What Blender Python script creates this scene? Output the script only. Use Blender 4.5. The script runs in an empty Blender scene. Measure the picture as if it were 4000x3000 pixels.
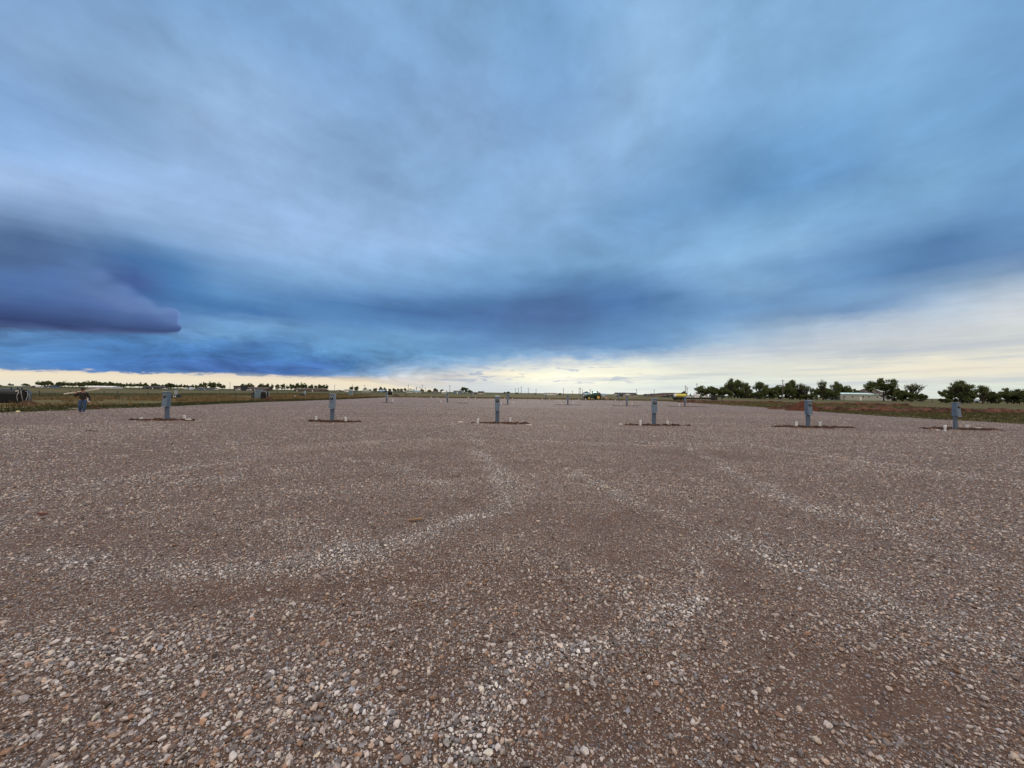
import bpy, math, random
import numpy as np
from mathutils import Vector, Matrix
R = math.radians
SC = bpy.context.scene
COL = SC.collection
random.seed(7)
rng = np.random.default_rng(7)

# ------------------------------------------------------------ camera
F = 1507.0            # focal length in pixels of the 4000 px wide photograph
H = 1.75              # eye height
PITCH = math.atan(34 / F)
ROLL = 0.014
cam_d = bpy.data.cameras.new('camera')
cam_d.sensor_width = 36
cam_d.lens = 36 * F / 4000
cam_d.clip_start = 0.05
cam_d.clip_end = 20000
cam = bpy.data.objects.new('camera', cam_d)
COL.objects.link(cam)
_F = Vector((0, math.cos(PITCH), math.sin(PITCH)))
_R0 = Vector((1, 0, 0)); _U0 = Vector((0, -math.sin(PITCH), math.cos(PITCH)))
_R = math.cos(ROLL) * _R0 + math.sin(ROLL) * _U0
_U = -math.sin(ROLL) * _R0 + math.cos(ROLL) * _U0
m = Matrix((_R, _U, -_F)).transposed().to_4x4()
m.translation = Vector((0, 0, H))
cam.matrix_world = m
SC.camera = cam
SC.view_settings.view_transform = 'Standard'
SC.view_settings.look = 'None'
SC.view_settings.exposure = 0
SC.view_settings.gamma = 1

def yh(px): return 1534 + (px - 2000) * 0.014
def ray(px, py): return _F + ((px - 2000) / F) * _R - ((py - 1500) / F) * _U
def G(px, py):
    """ground point seen at a pixel of the photograph"""
    d = ray(px, py); t = -H / d.z
    return (d.x * t, d.y * t)
def gx(px, D):
    d = ray(px, yh(px)); return d.x / d.y * D
def dist(px, py): return G(px, py)[1]

# ------------------------------------------------------------ node helpers
class NT:
    def __init__(s, tree):
        s.t = tree; s.n = tree.nodes; s.l = tree.links
    def new(s, kind, **kw):
        nd = s.n.new(kind)
        for k, v in kw.items(): setattr(nd, k, v)
        return nd
    def put(s, sock, v):
        if isinstance(v, bpy.types.NodeSocket): s.l.new(v, sock)
        else: sock.default_value = v
    def m(s, op, a, b=0.0, c=None, clamp=False):
        nd = s.new('ShaderNodeMath', operation=op, use_clamp=clamp)
        s.put(nd.inputs[0], a); s.put(nd.inputs[1], b)
        if c is not None: s.put(nd.inputs[2], c)
        return nd.outputs[0]
    def vec(s, x, y, z):
        nd = s.new('ShaderNodeCombineXYZ')
        s.put(nd.inputs[0], x); s.put(nd.inputs[1], y); s.put(nd.inputs[2], z)
        return nd.outputs[0]
    def rng(s, v, a, b, c=0.0, d=1.0, smooth=True):
        nd = s.new('ShaderNodeMapRange', interpolation_type='SMOOTHSTEP' if smooth else 'LINEAR')
        s.put(nd.inputs[0], v); s.put(nd.inputs[1], a); s.put(nd.inputs[2], b); s.put(nd.inputs[3], c); s.put(nd.inputs[4], d)
        return nd.outputs[0]
    def mix(s, f, a, b, mode='MIX'):
        nd = s.new('ShaderNodeMix', data_type='RGBA', blend_type=mode)
        s.put(nd.inputs[0], f); s.put(nd.inputs[6], a); s.put(nd.inputs[7], b)
        return nd.outputs[2]
    def noise(s, v, scale, detail=4, rough=0.5, dist=0.0, out=0):
        nd = s.new('ShaderNodeTexNoise')
        if v is not None: s.put(nd.inputs['Vector'], v)
        nd.inputs['Scale'].default_value = scale; nd.inputs['Detail'].default_value = detail
        nd.inputs['Roughness'].default_value = rough; nd.inputs['Distortion'].default_value = dist
        return nd.outputs[out]
    def ramp(s, v, stops, interp='LINEAR'):
        nd = s.new('ShaderNodeValToRGB'); cr = nd.color_ramp; cr.interpolation = interp
        while len(cr.elements) < len(stops): cr.elements.new(0.5)
        for e, (p, c) in zip(cr.elements, stops):
            e.position = p; e.color = (c[0], c[1], c[2], 1) if hasattr(c, '__len__') else (c, c, c, 1)
        s.put(nd.inputs[0], v)
        return nd.outputs[0]

def lin(c):
    return tuple(((x / 255) / 12.92 if x / 255 <= .04045 else ((x / 255 + .055) / 1.055) ** 2.4) for x in c)

# ------------------------------------------------------------ sky: Nishita base under an overcast, painted by direction
SUN_AZ, SUN_EL = R(5.0), R(7.0)
W = bpy.data.worlds.new('World'); SC.world = W; W.use_nodes = True
N = NT(W.node_tree); N.n.clear()
# colour of the cloud deck: (y, [(x, sRGB)...]) read off at 2212 x 1659
SKY = [
 (0,  [(0,(120,153,203)),(150,(125,160,210)),(300,(118,154,203)),(450,(122,158,207)),(600,(118,154,203)),(800,(128,164,211)),(1000,(122,160,209)),(1200,(116,156,207)),(1400,(138,175,223)),(1600,(128,167,216)),(1800,(124,164,214)),(2000,(118,159,208)),(2212,(110,150,200))]),
 (100,[(0,(136,169,219)),(150,(145,178,228)),(300,(135,168,217)),(450,(128,164,214)),(600,(125,161,211)),(800,(119,155,205)),(1000,(130,167,217)),(1200,(114,154,205)),(1400,(138,175,225)),(1600,(128,167,217)),(1800,(122,163,213)),(2000,(120,161,211)),(2212,(112,153,204))]),
 (200,[(0,(120,154,205)),(150,(134,168,218)),(300,(142,177,227)),(450,(152,185,234)),(600,(142,175,224)),(800,(122,156,204)),(1000,(130,164,213)),(1200,(115,151,201)),(1400,(143,179,228)),(1600,(126,166,215)),(1800,(117,159,208)),(2000,(113,155,204)),(2212,(104,146,195))]),
 (300,[(0,(128,161,214)),(150,(124,157,208)),(300,(140,173,222)),(450,(152,184,233)),(600,(145,177,225)),(800,(128,162,209)),(1000,(135,168,216)),(1150,(122,158,207)),(1350,(138,174,224)),(1500,(118,158,206)),(1600,(106,147,196)),(1800,(104,147,197)),(2000,(112,155,206)),(2212,(106,148,198))]),
 (345,[(0,(158,187,238)),(150,(142,172,223)),(300,(140,172,220)),(450,(148,179,228)),(600,(146,177,225)),(800,(128,162,209)),(1000,(130,165,212)),(1150,(128,163,212)),(1300,(142,177,226)),(1450,(118,157,205)),(1600,(96,139,189)),(1800,(95,137,190)),(2000,(120,163,213)),(2212,(108,151,201))]),
 (400,[(0,(160,188,236)),(150,(155,184,234)),(300,(148,178,226)),(450,(142,172,220)),(600,(143,174,220)),(800,(136,168,214)),(1000,(126,162,209)),(1200,(138,173,221)),(1400,(116,154,202)),(1600,(88,131,183)),(1800,(104,147,199)),(2000,(120,164,214)),(2212,(110,153,204))]),
 (470,[(0,(104,128,172)),(100,(120,146,190)),(200,(150,178,222)),(300,(150,180,224)),(450,(146,176,222)),(600,(143,173,220)),(800,(140,172,219)),(1000,(132,168,216)),(1200,(130,166,214)),(1400,(100,141,190)),(1600,(112,155,205)),(1800,(124,167,217)),(2000,(116,158,209)),(2100,(112,152,203)),(2212,(96,134,186))]),
 (520,[(0,(66,88,136)),(150,(78,104,154)),(300,(100,130,180)),(400,(135,165,212)),(600,(147,177,222)),(800,(143,175,221)),(1000,(138,171,218)),(1200,(124,161,209)),(1400,(112,152,201)),(1600,(134,175,225)),(1750,(130,170,220)),(1900,(100,140,192)),(2050,(80,115,170)),(2212,(86,116,166))]),
 (580,[(0,(72,90,136)),(150,(80,104,154)),(270,(50,88,148)),(320,(50,90,150)),(400,(76,119,177)),(500,(118,154,206)),(700,(128,164,214)),(900,(126,163,213)),(1050,(112,153,202)),(1300,(112,155,205)),(1500,(126,167,217)),(1700,(112,153,203)),(1900,(82,119,173)),(2050,(86,119,170)),(2212,(112,140,184))]),
 (615,[(0,(72,90,136)),(150,(84,104,152)),(270,(44,82,144)),(320,(44,86,148)),(390,(70,114,174)),(500,(104,145,200)),(700,(118,156,208)),(900,(112,151,202)),(1100,(98,138,190)),(1300,(80,118,172)),(1400,(84,122,176)),(1500,(118,157,208)),(1650,(128,168,218)),(1800,(104,143,194)),(1950,(104,138,186)),(2100,(140,165,200)),(2212,(176,194,216))]),
 (645,[(0,(72,90,136)),(200,(90,108,156)),(300,(46,88,150)),(350,(54,98,160)),(420,(72,116,176)),(600,(84,127,184)),(800,(88,128,184)),(1000,(76,114,168)),(1200,(62,97,152)),(1380,(68,104,160)),(1500,(100,140,192)),(1600,(130,167,216)),(1800,(112,150,200)),(1950,(135,160,198)),(2100,(190,204,220)),(2212,(208,216,224))]),
 (672,[(0,(68,84,128)),(200,(82,98,145)),(330,(95,108,155)),(400,(64,108,170)),(600,(62,102,162)),(800,(66,104,160)),(1000,(62,96,152)),(1200,(58,93,150)),(1350,(72,109,166)),(1500,(96,136,188)),(1650,(88,125,178)),(1800,(92,122,172)),(1920,(112,138,180)),(2020,(170,188,212)),(2212,(214,218,220))]),
 (698,[(0,(55,68,108)),(200,(62,76,120)),(330,(85,98,140)),(400,(112,153,208)),(600,(108,149,205)),(800,(82,124,182)),(1000,(66,103,160)),(1200,(62,99,156)),(1350,(84,124,180)),(1500,(104,143,194)),(1700,(140,167,204)),(1850,(180,195,216)),(2000,(206,213,219)),(2212,(206,211,213))]),
 (725,[(0,(92,133,190)),(100,(84,124,182)),(300,(68,110,170)),(420,(104,148,206)),(600,(92,136,196)),(800,(102,146,204)),(950,(98,142,198)),(1100,(74,114,170)),(1250,(74,114,170)),(1400,(96,138,192)),(1500,(120,156,202)),(1650,(160,184,214)),(1800,(204,212,220)),(2000,(198,205,210)),(2212,(212,214,210))]),
 (748,[(0,(88,132,192)),(60,(62,102,164)),(150,(78,120,182)),(300,(66,109,172)),(450,(70,114,176)),(550,(60,98,160)),(700,(92,138,200)),(900,(98,145,203)),(1050,(84,126,184)),(1200,(80,122,176)),(1350,(86,128,184)),(1430,(104,145,198)),(1520,(165,190,216)),(1700,(200,208,216)),(1850,(190,198,206)),(2000,(202,207,206)),(2212,(216,217,210))]),
 (768,[(0,(86,130,192)),(150,(72,116,180)),(300,(64,108,172)),(450,(62,105,170)),(600,(72,118,184)),(700,(78,124,188)),(850,(86,134,194)),(1000,(94,142,200)),(1200,(130,168,212)),(1300,(120,158,205)),(1400,(178,201,220)),(1550,(212,220,222)),(1700,(205,211,214)),(1850,(202,207,208)),(2000,(216,216,208)),(2212,(226,225,214))]),
 (788,[(0,(82,122,182)),(150,(62,106,172)),(300,(58,102,168)),(450,(54,96,164)),(600,(58,102,172)),(700,(52,98,174)),(780,(70,116,182)),(850,(108,150,206)),(950,(130,168,212)),(1050,(170,194,220)),(1150,(205,216,224)),(1250,(228,232,226)),(1400,(238,238,224)),(1500,(214,218,216)),(1650,(224,226,216)),(1850,(232,230,214)),(2050,(240,233,212)),(2212,(238,231,213))]),
 (806,[(0,(110,140,188)),(300,(62,102,168)),(600,(54,98,170)),(750,(54,104,182)),(810,(120,158,208)),(870,(190,202,214)),(950,(196,206,216)),(1030,(228,224,214)),(1100,(250,242,214)),(1200,(255,255,232)),(1300,(252,251,226)),(1450,(236,236,218)),(1600,(222,224,214)),(1800,(232,229,212)),(2000,(246,234,208)),(2212,(236,226,206))]),
 (820,[(0,(238,222,198)),(400,(240,224,194)),(750,(232,214,186)),(850,(206,204,206)),(950,(222,216,206)),(1050,(214,218,218)),(1150,(250,250,226)),(1200,(255,255,240)),(1300,(250,250,230)),(1450,(232,236,226)),(1600,(226,232,222)),(1800,(228,230,218)),(2212,(226,228,214))]),
 (838,[(0,(232,220,200)),(400,(238,224,196)),(800,(240,226,196)),(950,(206,210,212)),(1100,(206,220,226)),(1250,(232,238,230)),(1500,(222,232,226)),(1900,(220,226,218)),(2212,(218,226,216))]),
]
sky_y = np.array([r[0] for r in SKY], float)
def sky_at(x, y):
    """cloud deck colour (linear) at a view pixel"""
    x = min(max(x, 0), 2212); y = min(max(y, 0), 838)
    cs = [np.array([np.interp(x, [p[0] for p in r[1]], [p[1][k] for p in r[1]]) for k in range(3)]) for r in SKY]
    c = [np.interp(y, sky_y, [q[k] for q in cs]) for k in range(3)]
    t = min(max((210 - c[1]) / 100, 0), 1)
    if c[2] > c[0] + 12: c = [max(c[0], 64) * (1.0 + .07 * t) + t, c[1] * (1.0 + .15 * t), min(c[2] * (1.0 + .10 * t), c[0] * .5 + 158)]; g_ = .3 * c[0] + .59 * c[1] + .11 * c[2]; c = [(v * .91 + g_ * .09) * .985 for v in c]
    return np.array(lin(c))
fv = F * 2212 / 4000
def view_xy(az, el):
    """view pixel of a direction (az from +Y towards +X)"""
    d = Vector((math.sin(az) * math.cos(el), math.cos(az) * math.cos(el), math.sin(el)))
    z = d.dot(_F)
    return 1106 + fv * d.dot(_R) / z, 829.5 - fv * d.dot(_U) / z
def azel(vx, vy):
    d = _F + ((vx - 1106) / fv) * _R - ((vy - 829.5) / fv) * _U
    return math.degrees(math.atan2(d.x, d.y)), math.degrees(math.atan2(d.z, math.hypot(d.x, d.y)))

tc = N.new('ShaderNodeTexCoord').outputs['Generated']
sx = N.new('ShaderNodeSeparateXYZ'); N.put(sx.inputs[0], tc)
X, Y, Z = sx.outputs
hor = N.m('SQRT', N.m('ADD', N.m('MULTIPLY', X, X), N.m('MULTIPLY', Y, Y)))
az = N.m('MULTIPLY', N.m('ARCTAN2', X, Y), 180 / math.pi)
el = N.m('MULTIPLY', N.m('ARCTAN2', Z, hor), 180 / math.pi)
# coordinates on the underside of the cloud deck: wisps run away from the viewer and converge
zz = N.m('ADD', N.m('MAXIMUM', Z, 0.0), 0.10)
dx, dy = N.m('DIVIDE', X, zz), N.m('DIVIDE', Y, zz)
deck = N.vec(dx, N.m('MULTIPLY', dy, 0.55), 0.0)
# the deck's long streaks: they sweep in from both sides towards the middle distance
aa = N.m('SQRT', N.m('ADD', N.m('MULTIPLY', dx, dx), 0.25))
across = N.m('ADD', N.m('MULTIPLY', aa, 0.6), N.m('MULTIPLY', dy, 0.8))
along = N.m('SUBTRACT', N.m('MULTIPLY', dx, 1.3), N.m('MULTIPLY', dy, 0.5))
deck2 = N.vec(across, N.m('MULTIPLY', along, 0.42), 3.0)
# low clouds: az / el coordinates, flattened
low = N.vec(N.m('MULTIPLY', az, 0.05), N.m('MULTIPLY', el, 0.2), 0.0)
low2 = N.vec(N.m('MULTIPLY', az, 0.05), N.m('MULTIPLY', el, 0.16), 7.0)
wn1 = N.m('SUBTRACT', N.noise(deck, 1.6, 5, .55), 0.5)
wn2 = N.m('SUBTRACT', N.noise(deck2, 1.7, 5, .52, 0.15), 0.5)
ln1 = N.m('SUBTRACT', N.noise(low, 2.6, 8, .62), 0.5)
ln2 = N.m('SUBTRACT', N.noise(low2, 5.5, 8, .62), 0.5)
up = N.rng(el, 4.0, 14.0)
down = N.m('SUBTRACT', 1.0, up)
az2 = N.m('ADD', az, N.m('ADD', N.m('MULTIPLY', wn1, N.m('MULTIPLY', up, 5.5)), N.m('MULTIPLY', ln1, N.m('MULTIPLY', down, 7.0))))
el2 = N.m('ADD', el, N.m('ADD', N.m('MULTIPLY', wn2, N.m('MULTIPLY', up, 3.0)), N.m('MULTIPLY', ln2, N.m('MULTIPLY', N.rng(el, 0.0, 6.0), N.m('MULTIPLY', down, 3.2)))))
u = N.m('DIVIDE', N.m('ADD', az2, 58.0), 116.0, clamp=True)
els = [-4, 0, .45, .95, 1.5, 2.1, 2.8, 3.6, 4.5, 5.5, 6.6, 8, 9.5, 11.3, 13.3, 15.5, 18, 21, 24.5, 28.5, 33, 38, 44]
azs = np.linspace(-56, 56, 31)
prev = None
for k, e in enumerate(els):
    st = []
    for a in azs:
        vx, vy = view_xy(R(a), R(max(e, 0.05)))
        st.append(((a + 58) / 116, sky_at(vx, vy)))
    c = N.ramp(u, st, 'LINEAR')
    prev = c if prev is None else N.mix(N.rng(el2, els[k - 1], e, smooth=False), prev, c)
deckc = prev
# cloud texture on top of the broad tones
mott = N.m('SUBTRACT', N.noise(N.vec(N.m('MULTIPLY', az, .035), N.m('MULTIPLY', el, .055), 5.0), 2.2, 8, .6, .2), .5)
shade = N.m('ADD', 1.0, N.m('ADD', N.m('MULTIPLY', N.m('MULTIPLY', wn2, N.rng(el, 5.0, 20.0)), 0.50), N.m('MULTIPLY', N.m('SUBTRACT', N.noise(deck2, 3.6, 6, .55, 0.15), .5), 0.22)))
shade = N.m('ADD', shade, N.m('MULTIPLY', N.m('MULTIPLY', mott, N.rng(el, 3.0, 9.0)), .72))
lowtex = N.m('MULTIPLY', N.m('MULTIPLY', N.m('SUBTRACT', N.noise(N.vec(N.m('MULTIPLY', az, .045), N.m('MULTIPLY', el, .14), 7.0), 3.0, 9, .66, .5), .5), N.rng(el, 9.0, 4.0)), N.m('MULTIPLY', N.rng(az, -2.0, -16.0), N.rng(el, .8, 2.2)))
shade = N.m('ADD', shade, N.m('MULTIPLY', lowtex, 2.2))
deckc = N.mix(1.0, deckc, N.vec(shade, shade, shade), 'MULTIPLY')
# thin grey layers across the bright band on the right and centre
bandn = N.noise(N.vec(N.m('MULTIPLY', az, .022), N.m('MULTIPLY', N.m('ADD', el, N.m('MULTIPLY', az, -.02)), .62), 21.0), 1.6, 7, .6, .3)
bandm = N.m('MULTIPLY', N.m('MULTIPLY', N.rng(bandn, .46, .66), N.rng(az, 2.0, 14.0)), N.m('MULTIPLY', N.rng(el, .4, 1.2), N.rng(el, 9.0, 5.0)))
deckc = N.mix(N.m('MULTIPLY', bandm, .42), deckc, lin((168, 182, 204)) + (1,))
# dark rounded cumulus low on the left
def env(pts):
    """value (degrees) along azimuth from view pixels, as a ramp scaled 0..30"""
    st = []
    for vx, vy in pts:
        a, e = azel(vx, vy); st.append((min(max((a + 58) / 58, 0), 1), e / 30))
    return st
ua = N.m('DIVIDE', N.m('ADD', az, 58.0), 58.0, clamp=True)
vor = N.new('ShaderNodeTexVoronoi', feature='SMOOTH_F1'); vor.inputs['Scale'].default_value = 10.0
vor.inputs['Smoothness'].default_value = .35
N.put(vor.inputs['Vector'], N.vec(N.m('MULTIPLY', az, .035), N.m('MULTIPLY', el, .05), 2.0))
bump_c = N.m('ADD', N.m('MULTIPLY', N.m('SUBTRACT', 0.45, vor.outputs[0]), 2.9), N.m('MULTIPLY', ln2, 1.2))
top = N.m('MULTIPLY', N.ramp(ua, env([(-60, 590), (0, 585), (100, 588), (190, 600), (240, 621), (300, 640), (335, 656), (362, 670), (380, 684), (391, 704), (396, 745), (500, 800)])), 30.0)
bot = N.m('MULTIPLY', N.ramp(ua, env([(-60, 694), (0, 702), (100, 712), (200, 719), (300, 721), (360, 722), (384, 720), (391, 712), (400, 690), (500, 680)])), 30.0)
mt = N.m('SUBTRACT', N.m('ADD', top, bump_c), el)
mb = N.m('SUBTRACT', el, N.m('ADD', bot, N.m('MULTIPLY', ln2, 0.5)))
soft = N.rng(az, -50.0, -40.0, 2.2, 0.28)
mask = N.m('MULTIPLY', N.rng(N.m('DIVIDE', mt, soft), -1.0, 1.0), N.rng(mb, -0.25, 0.3))
rel = N.m('DIVIDE', mb, 6.5, clamp=True)
frac = N.m('DIVIDE', N.m('MAXIMUM', mb, 0.0), N.m('MAXIMUM', N.m('ADD', N.m('MAXIMUM', mb, 0.0), N.m('MAXIMUM', mt, 0.0)), 0.05))
cum = N.ramp(frac, [(0, lin((68, 86, 130))), (.10, lin((52, 68, 112))), (.38, lin((68, 92, 142))), (.7, lin((80, 112, 164))), (1, lin((84, 120, 174)))])
lobe = N.ramp(frac, [(0, lin((78, 94, 140))), (.12, lin((60, 80, 126))), (.45, lin((78, 104, 156))), (.8, lin((96, 124, 176))), (1, lin((110, 140, 192)))])
edge = N.mix(N.rng(az, -52.0, -45.0), cum, lobe)
edge = N.mix(1.0, edge, N.vec(*[N.m('ADD', 1.0, N.m('ADD', N.m('MULTIPLY', ln1, .55), N.m('MULTIPLY', bump_c, .07)))] * 3), 'MULTIPLY')
deckc = N.mix(mask, deckc, edge)
# clear cream strip under the deck on the left, with a ragged lower cloud edge
gap = N.m('MULTIPLY', N.ramp(N.m('DIVIDE', N.m('ADD', az, 58.0), 58.0, clamp=True), env([(-60, 795), (0, 797), (120, 802), (250, 803), (380, 807), (480, 806), (560, 812), (700, 818), (800, 824), (900, 838), (1100, 850)])), 30.0)
gm = N.m('SUBTRACT', N.m('ADD', gap, N.m('ADD', N.m('MULTIPLY', ln2, 1.5), N.m('MULTIPLY', N.m('SUBTRACT', N.noise(low, 14.0, 6, .6), .5), .7))), el)
gmask = N.m('MULTIPLY', N.rng(gm, -0.12, 0.16), N.rng(az, -8.0, -14.0))
cream = N.ramp(N.m('DIVIDE', el, 2.2, clamp=True), [(0, lin((234, 226, 206))), (.5, lin((240, 227, 200))), (.85, lin((226, 212, 200))), (1, lin((190, 188, 200)))])
deckc = N.mix(gmask, deckc, cream)
# small grey scud in front of the bright gap
sc = N.noise(N.vec(N.m('MULTIPLY', az, .16), N.m('MULTIPLY', el, .9), 11.0), 2.2, 7, .6, .5)
scm = N.m('MULTIPLY', N.m('MULTIPLY', N.rng(sc, .55, .66), N.m('MULTIPLY', N.rng(az, -16.0, -8.0), N.rng(az, 26.0, 10.0))), N.m('MULTIPLY', N.rng(el, 1.0, 1.9), N.rng(el, 5.2, 3.2)))
deckc = N.mix(N.m('MULTIPLY', scm, .75), deckc, lin((158, 176, 204)) + (1,))
# unseen sky overhead and behind: brightened and warmed to light the ground
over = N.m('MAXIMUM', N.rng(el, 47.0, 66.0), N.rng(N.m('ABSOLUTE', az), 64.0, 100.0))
FILL_SKY = (1.54, 1.31, 1.15, 1)
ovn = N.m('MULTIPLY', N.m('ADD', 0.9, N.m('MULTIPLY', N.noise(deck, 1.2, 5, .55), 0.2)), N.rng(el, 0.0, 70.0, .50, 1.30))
deckc = N.mix(over, deckc, N.mix(1.0, FILL_SKY, N.vec(ovn, ovn, ovn), 'MULTIPLY'))
deckc = N.mix(N.rng(el, -0.3, -1.5), deckc, (0.12, 0.1, 0.08, 1))
nish = N.new('ShaderNodeTexSky', sky_type='NISHITA'); nish.sun_disc = False
nish.sun_elevation = SUN_EL; nish.sun_rotation = SUN_AZ
bg1 = N.new('ShaderNodeBackground'); N.put(bg1.inputs[0], nish.outputs[0]); bg1.inputs[1].default_value = 0.08
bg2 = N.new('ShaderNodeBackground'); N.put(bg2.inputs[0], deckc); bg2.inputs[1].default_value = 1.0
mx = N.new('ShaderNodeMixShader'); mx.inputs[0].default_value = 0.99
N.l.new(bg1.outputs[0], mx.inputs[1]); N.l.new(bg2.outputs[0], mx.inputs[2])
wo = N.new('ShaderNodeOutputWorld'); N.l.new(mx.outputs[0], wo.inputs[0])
W.cycles.sampling_method = 'MANUAL'; W.cycles.sample_map_resolution = 512

# ------------------------------------------------------------ sun: low behind the clouds, very soft
sd = bpy.data.lights.new('sun', 'SUN'); sd.energy = 0.6; sd.angle = R(20); sd.color = (1.0, .93, .8)
so = bpy.data.objects.new('sun', sd); COL.objects.link(so)
sdir = Vector((math.sin(SUN_AZ) * math.cos(SUN_EL), math.cos(SUN_AZ) * math.cos(SUN_EL), math.sin(SUN_EL)))
so.rotation_euler = sdir.to_track_quat('Z', 'Y').to_euler()
so.location = (0, 0, 60)

# ------------------------------------------------------------ mesh helpers
class MB:
    """collects simple solids into one mesh; faces carry a material slot"""
    def __init__(s): s.v = []; s.f = []; s.mi = []; s.M = Matrix.Identity(4); s.k = 0
    def add(s, vs, fs):
        o = len(s.v); s.v += [tuple(s.M @ Vector(v)) for v in vs]
        s.f += [tuple(i + o for i in f) for f in fs]; s.mi += [s.k] * len(fs)
        return s
    def box(s, x0, x1, y0, y1, z0, z1, c=0.0):
        """box, with its vertical edges chamfered by c"""
        if c:
            return s.prism([(x0 + c, y0), (x1 - c, y0), (x1, y0 + c), (x1, y1 - c), (x1 - c, y1), (x0 + c, y1), (x0, y1 - c), (x0, y0 + c)], z0, z1)
        vs = [(x, y, z) for z in (z0, z1) for x, y in ((x0, y0), (x1, y0), (x1, y1), (x0, y1))]
        return s.add(vs, [(3, 2, 1, 0), (4, 5, 6, 7), (0, 1, 5, 4), (1, 2, 6, 5), (2, 3, 7, 6), (3, 0, 4, 7)])
    def prism(s, poly, a, b, axis='z'):
        n = len(poly)
        f = {'z': lambda p, t: (p[0], p[1], t), 'x': lambda p, t: (t, p[0], p[1]), 'y': lambda p, t: (p[0], t, p[1])}[axis]
        vs = [f(p, a) for p in poly] + [f(p, b) for p in poly]
        fs = [(i, (i + 1) % n, n + (i + 1) % n, n + i) for i in range(n)] + [tuple(range(n))[::-1], tuple(range(n, 2 * n))]
        return s.add(vs, fs)
    def tube(s, pts, r, n=8, cap=True):
        pts = [Vector(p) for p in pts]; rs = r if hasattr(r, '__len__') else [r] * len(pts)
        vs = []; up = Vector((0, 0, 1))
        d0 = (pts[-1] - pts[0]).normalized()
        ref = up if abs(d0.z) < .9 else Vector((1, 0, 0))
        for i, p in enumerate(pts):
            d = (pts[min(i + 1, len(pts) - 1)] - pts[max(i - 1, 0)]).normalized()
            a = d.cross(ref)
            if a.length < 1e-4: a = d.cross(Vector((0, 1, 0)))
            a.normalize(); b = d.cross(a)
            for k in range(n):
                t = 2 * math.pi * k / n
                vs.append(p + rs[i] * (math.cos(t) * a + math.sin(t) * b))
        fs = [(i * n + k, i * n + (k + 1) % n, (i + 1) * n + (k + 1) % n, (i + 1) * n + k) for i in range(len(pts) - 1) for k in range(n)]
        if cap: fs += [tuple(range(n))[::-1], tuple((len(pts) - 1) * n + k for k in range(n))]
        return s.add(vs, fs)
    def lathe(s, prof, axis='z', c=(0, 0, 0), n=20):
        """prof: (radius, height) pairs revolved about an axis through c"""
        vs = []
        for r, h in prof:
            for k in range(n):
                t = 2 * math.pi * k / n; a, b = r * math.cos(t), r * math.sin(t)
                p = {'z': (a, b, h), 'x': (h, a, b), 'y': (a, h, b)}[axis]
                vs.append((p[0] + c[0], p[1] + c[1], p[2] + c[2]))
        fs = [(i * n + k, i * n + (k + 1) % n, (i + 1) * n + (k + 1) % n, (i + 1) * n + k) for i in range(len(prof) - 1) for k in range(n)]
        fs += [tuple(range(n))[::-1], tuple((len(prof) - 1) * n + k for k in range(n))]
        return s.add(vs, fs)
    def ball(s, c, r, n=10, m_=6):
        r = r if hasattr(r, '__len__') else (r, r, r)
        prof = [(math.sin(math.pi * i / m_), -math.cos(math.pi * i / m_)) for i in range(m_ + 1)]
        prof[0] = (.02, -1); prof[-1] = (.02, 1)
        vs = [(c[0] + r[0] * q * math.cos(2 * math.pi * k / n), c[1] + r[1] * q * math.sin(2 * math.pi * k / n), c[2] + r[2] * h) for q, h in prof for k in range(n)]
        fs = [(i * n + k, i * n + (k + 1) % n, (i + 1) * n + (k + 1) % n, (i + 1) * n + k) for i in range(m_) for k in range(n)]
        fs += [tuple(range(n))[::-1], tuple(m_ * n + k for k in range(n))]
        return s.add(vs, fs)
    def build(s, name, mat, parent=None, smooth=False, bevel=0.0):
        me = bpy.data.meshes.new(name); me.from_pydata(s.v, [], s.f); me.update()
        for q in (mat if isinstance(mat, (list, tuple)) else [mat]): me.materials.append(q)
        me.polygons.foreach_set('material_index', s.mi)
        if smooth: me.polygons.foreach_set('use_smooth', [True] * len(s.f))
        import bmesh
        b = bmesh.new(); b.from_mesh(me); bmesh.ops.recalc_face_normals(b, faces=b.faces)
        if bevel: bmesh.ops.bevel(b, geom=[e for e in b.edges if len(e.link_faces) == 2 and e.calc_face_angle(0) > .6], offset=bevel, segments=2, affect='EDGES', profile=.5)
        b.to_mesh(me); b.free()
        o = bpy.data.objects.new(name, me); COL.objects.link(o)
        if parent: o.parent = parent
        return o
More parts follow.
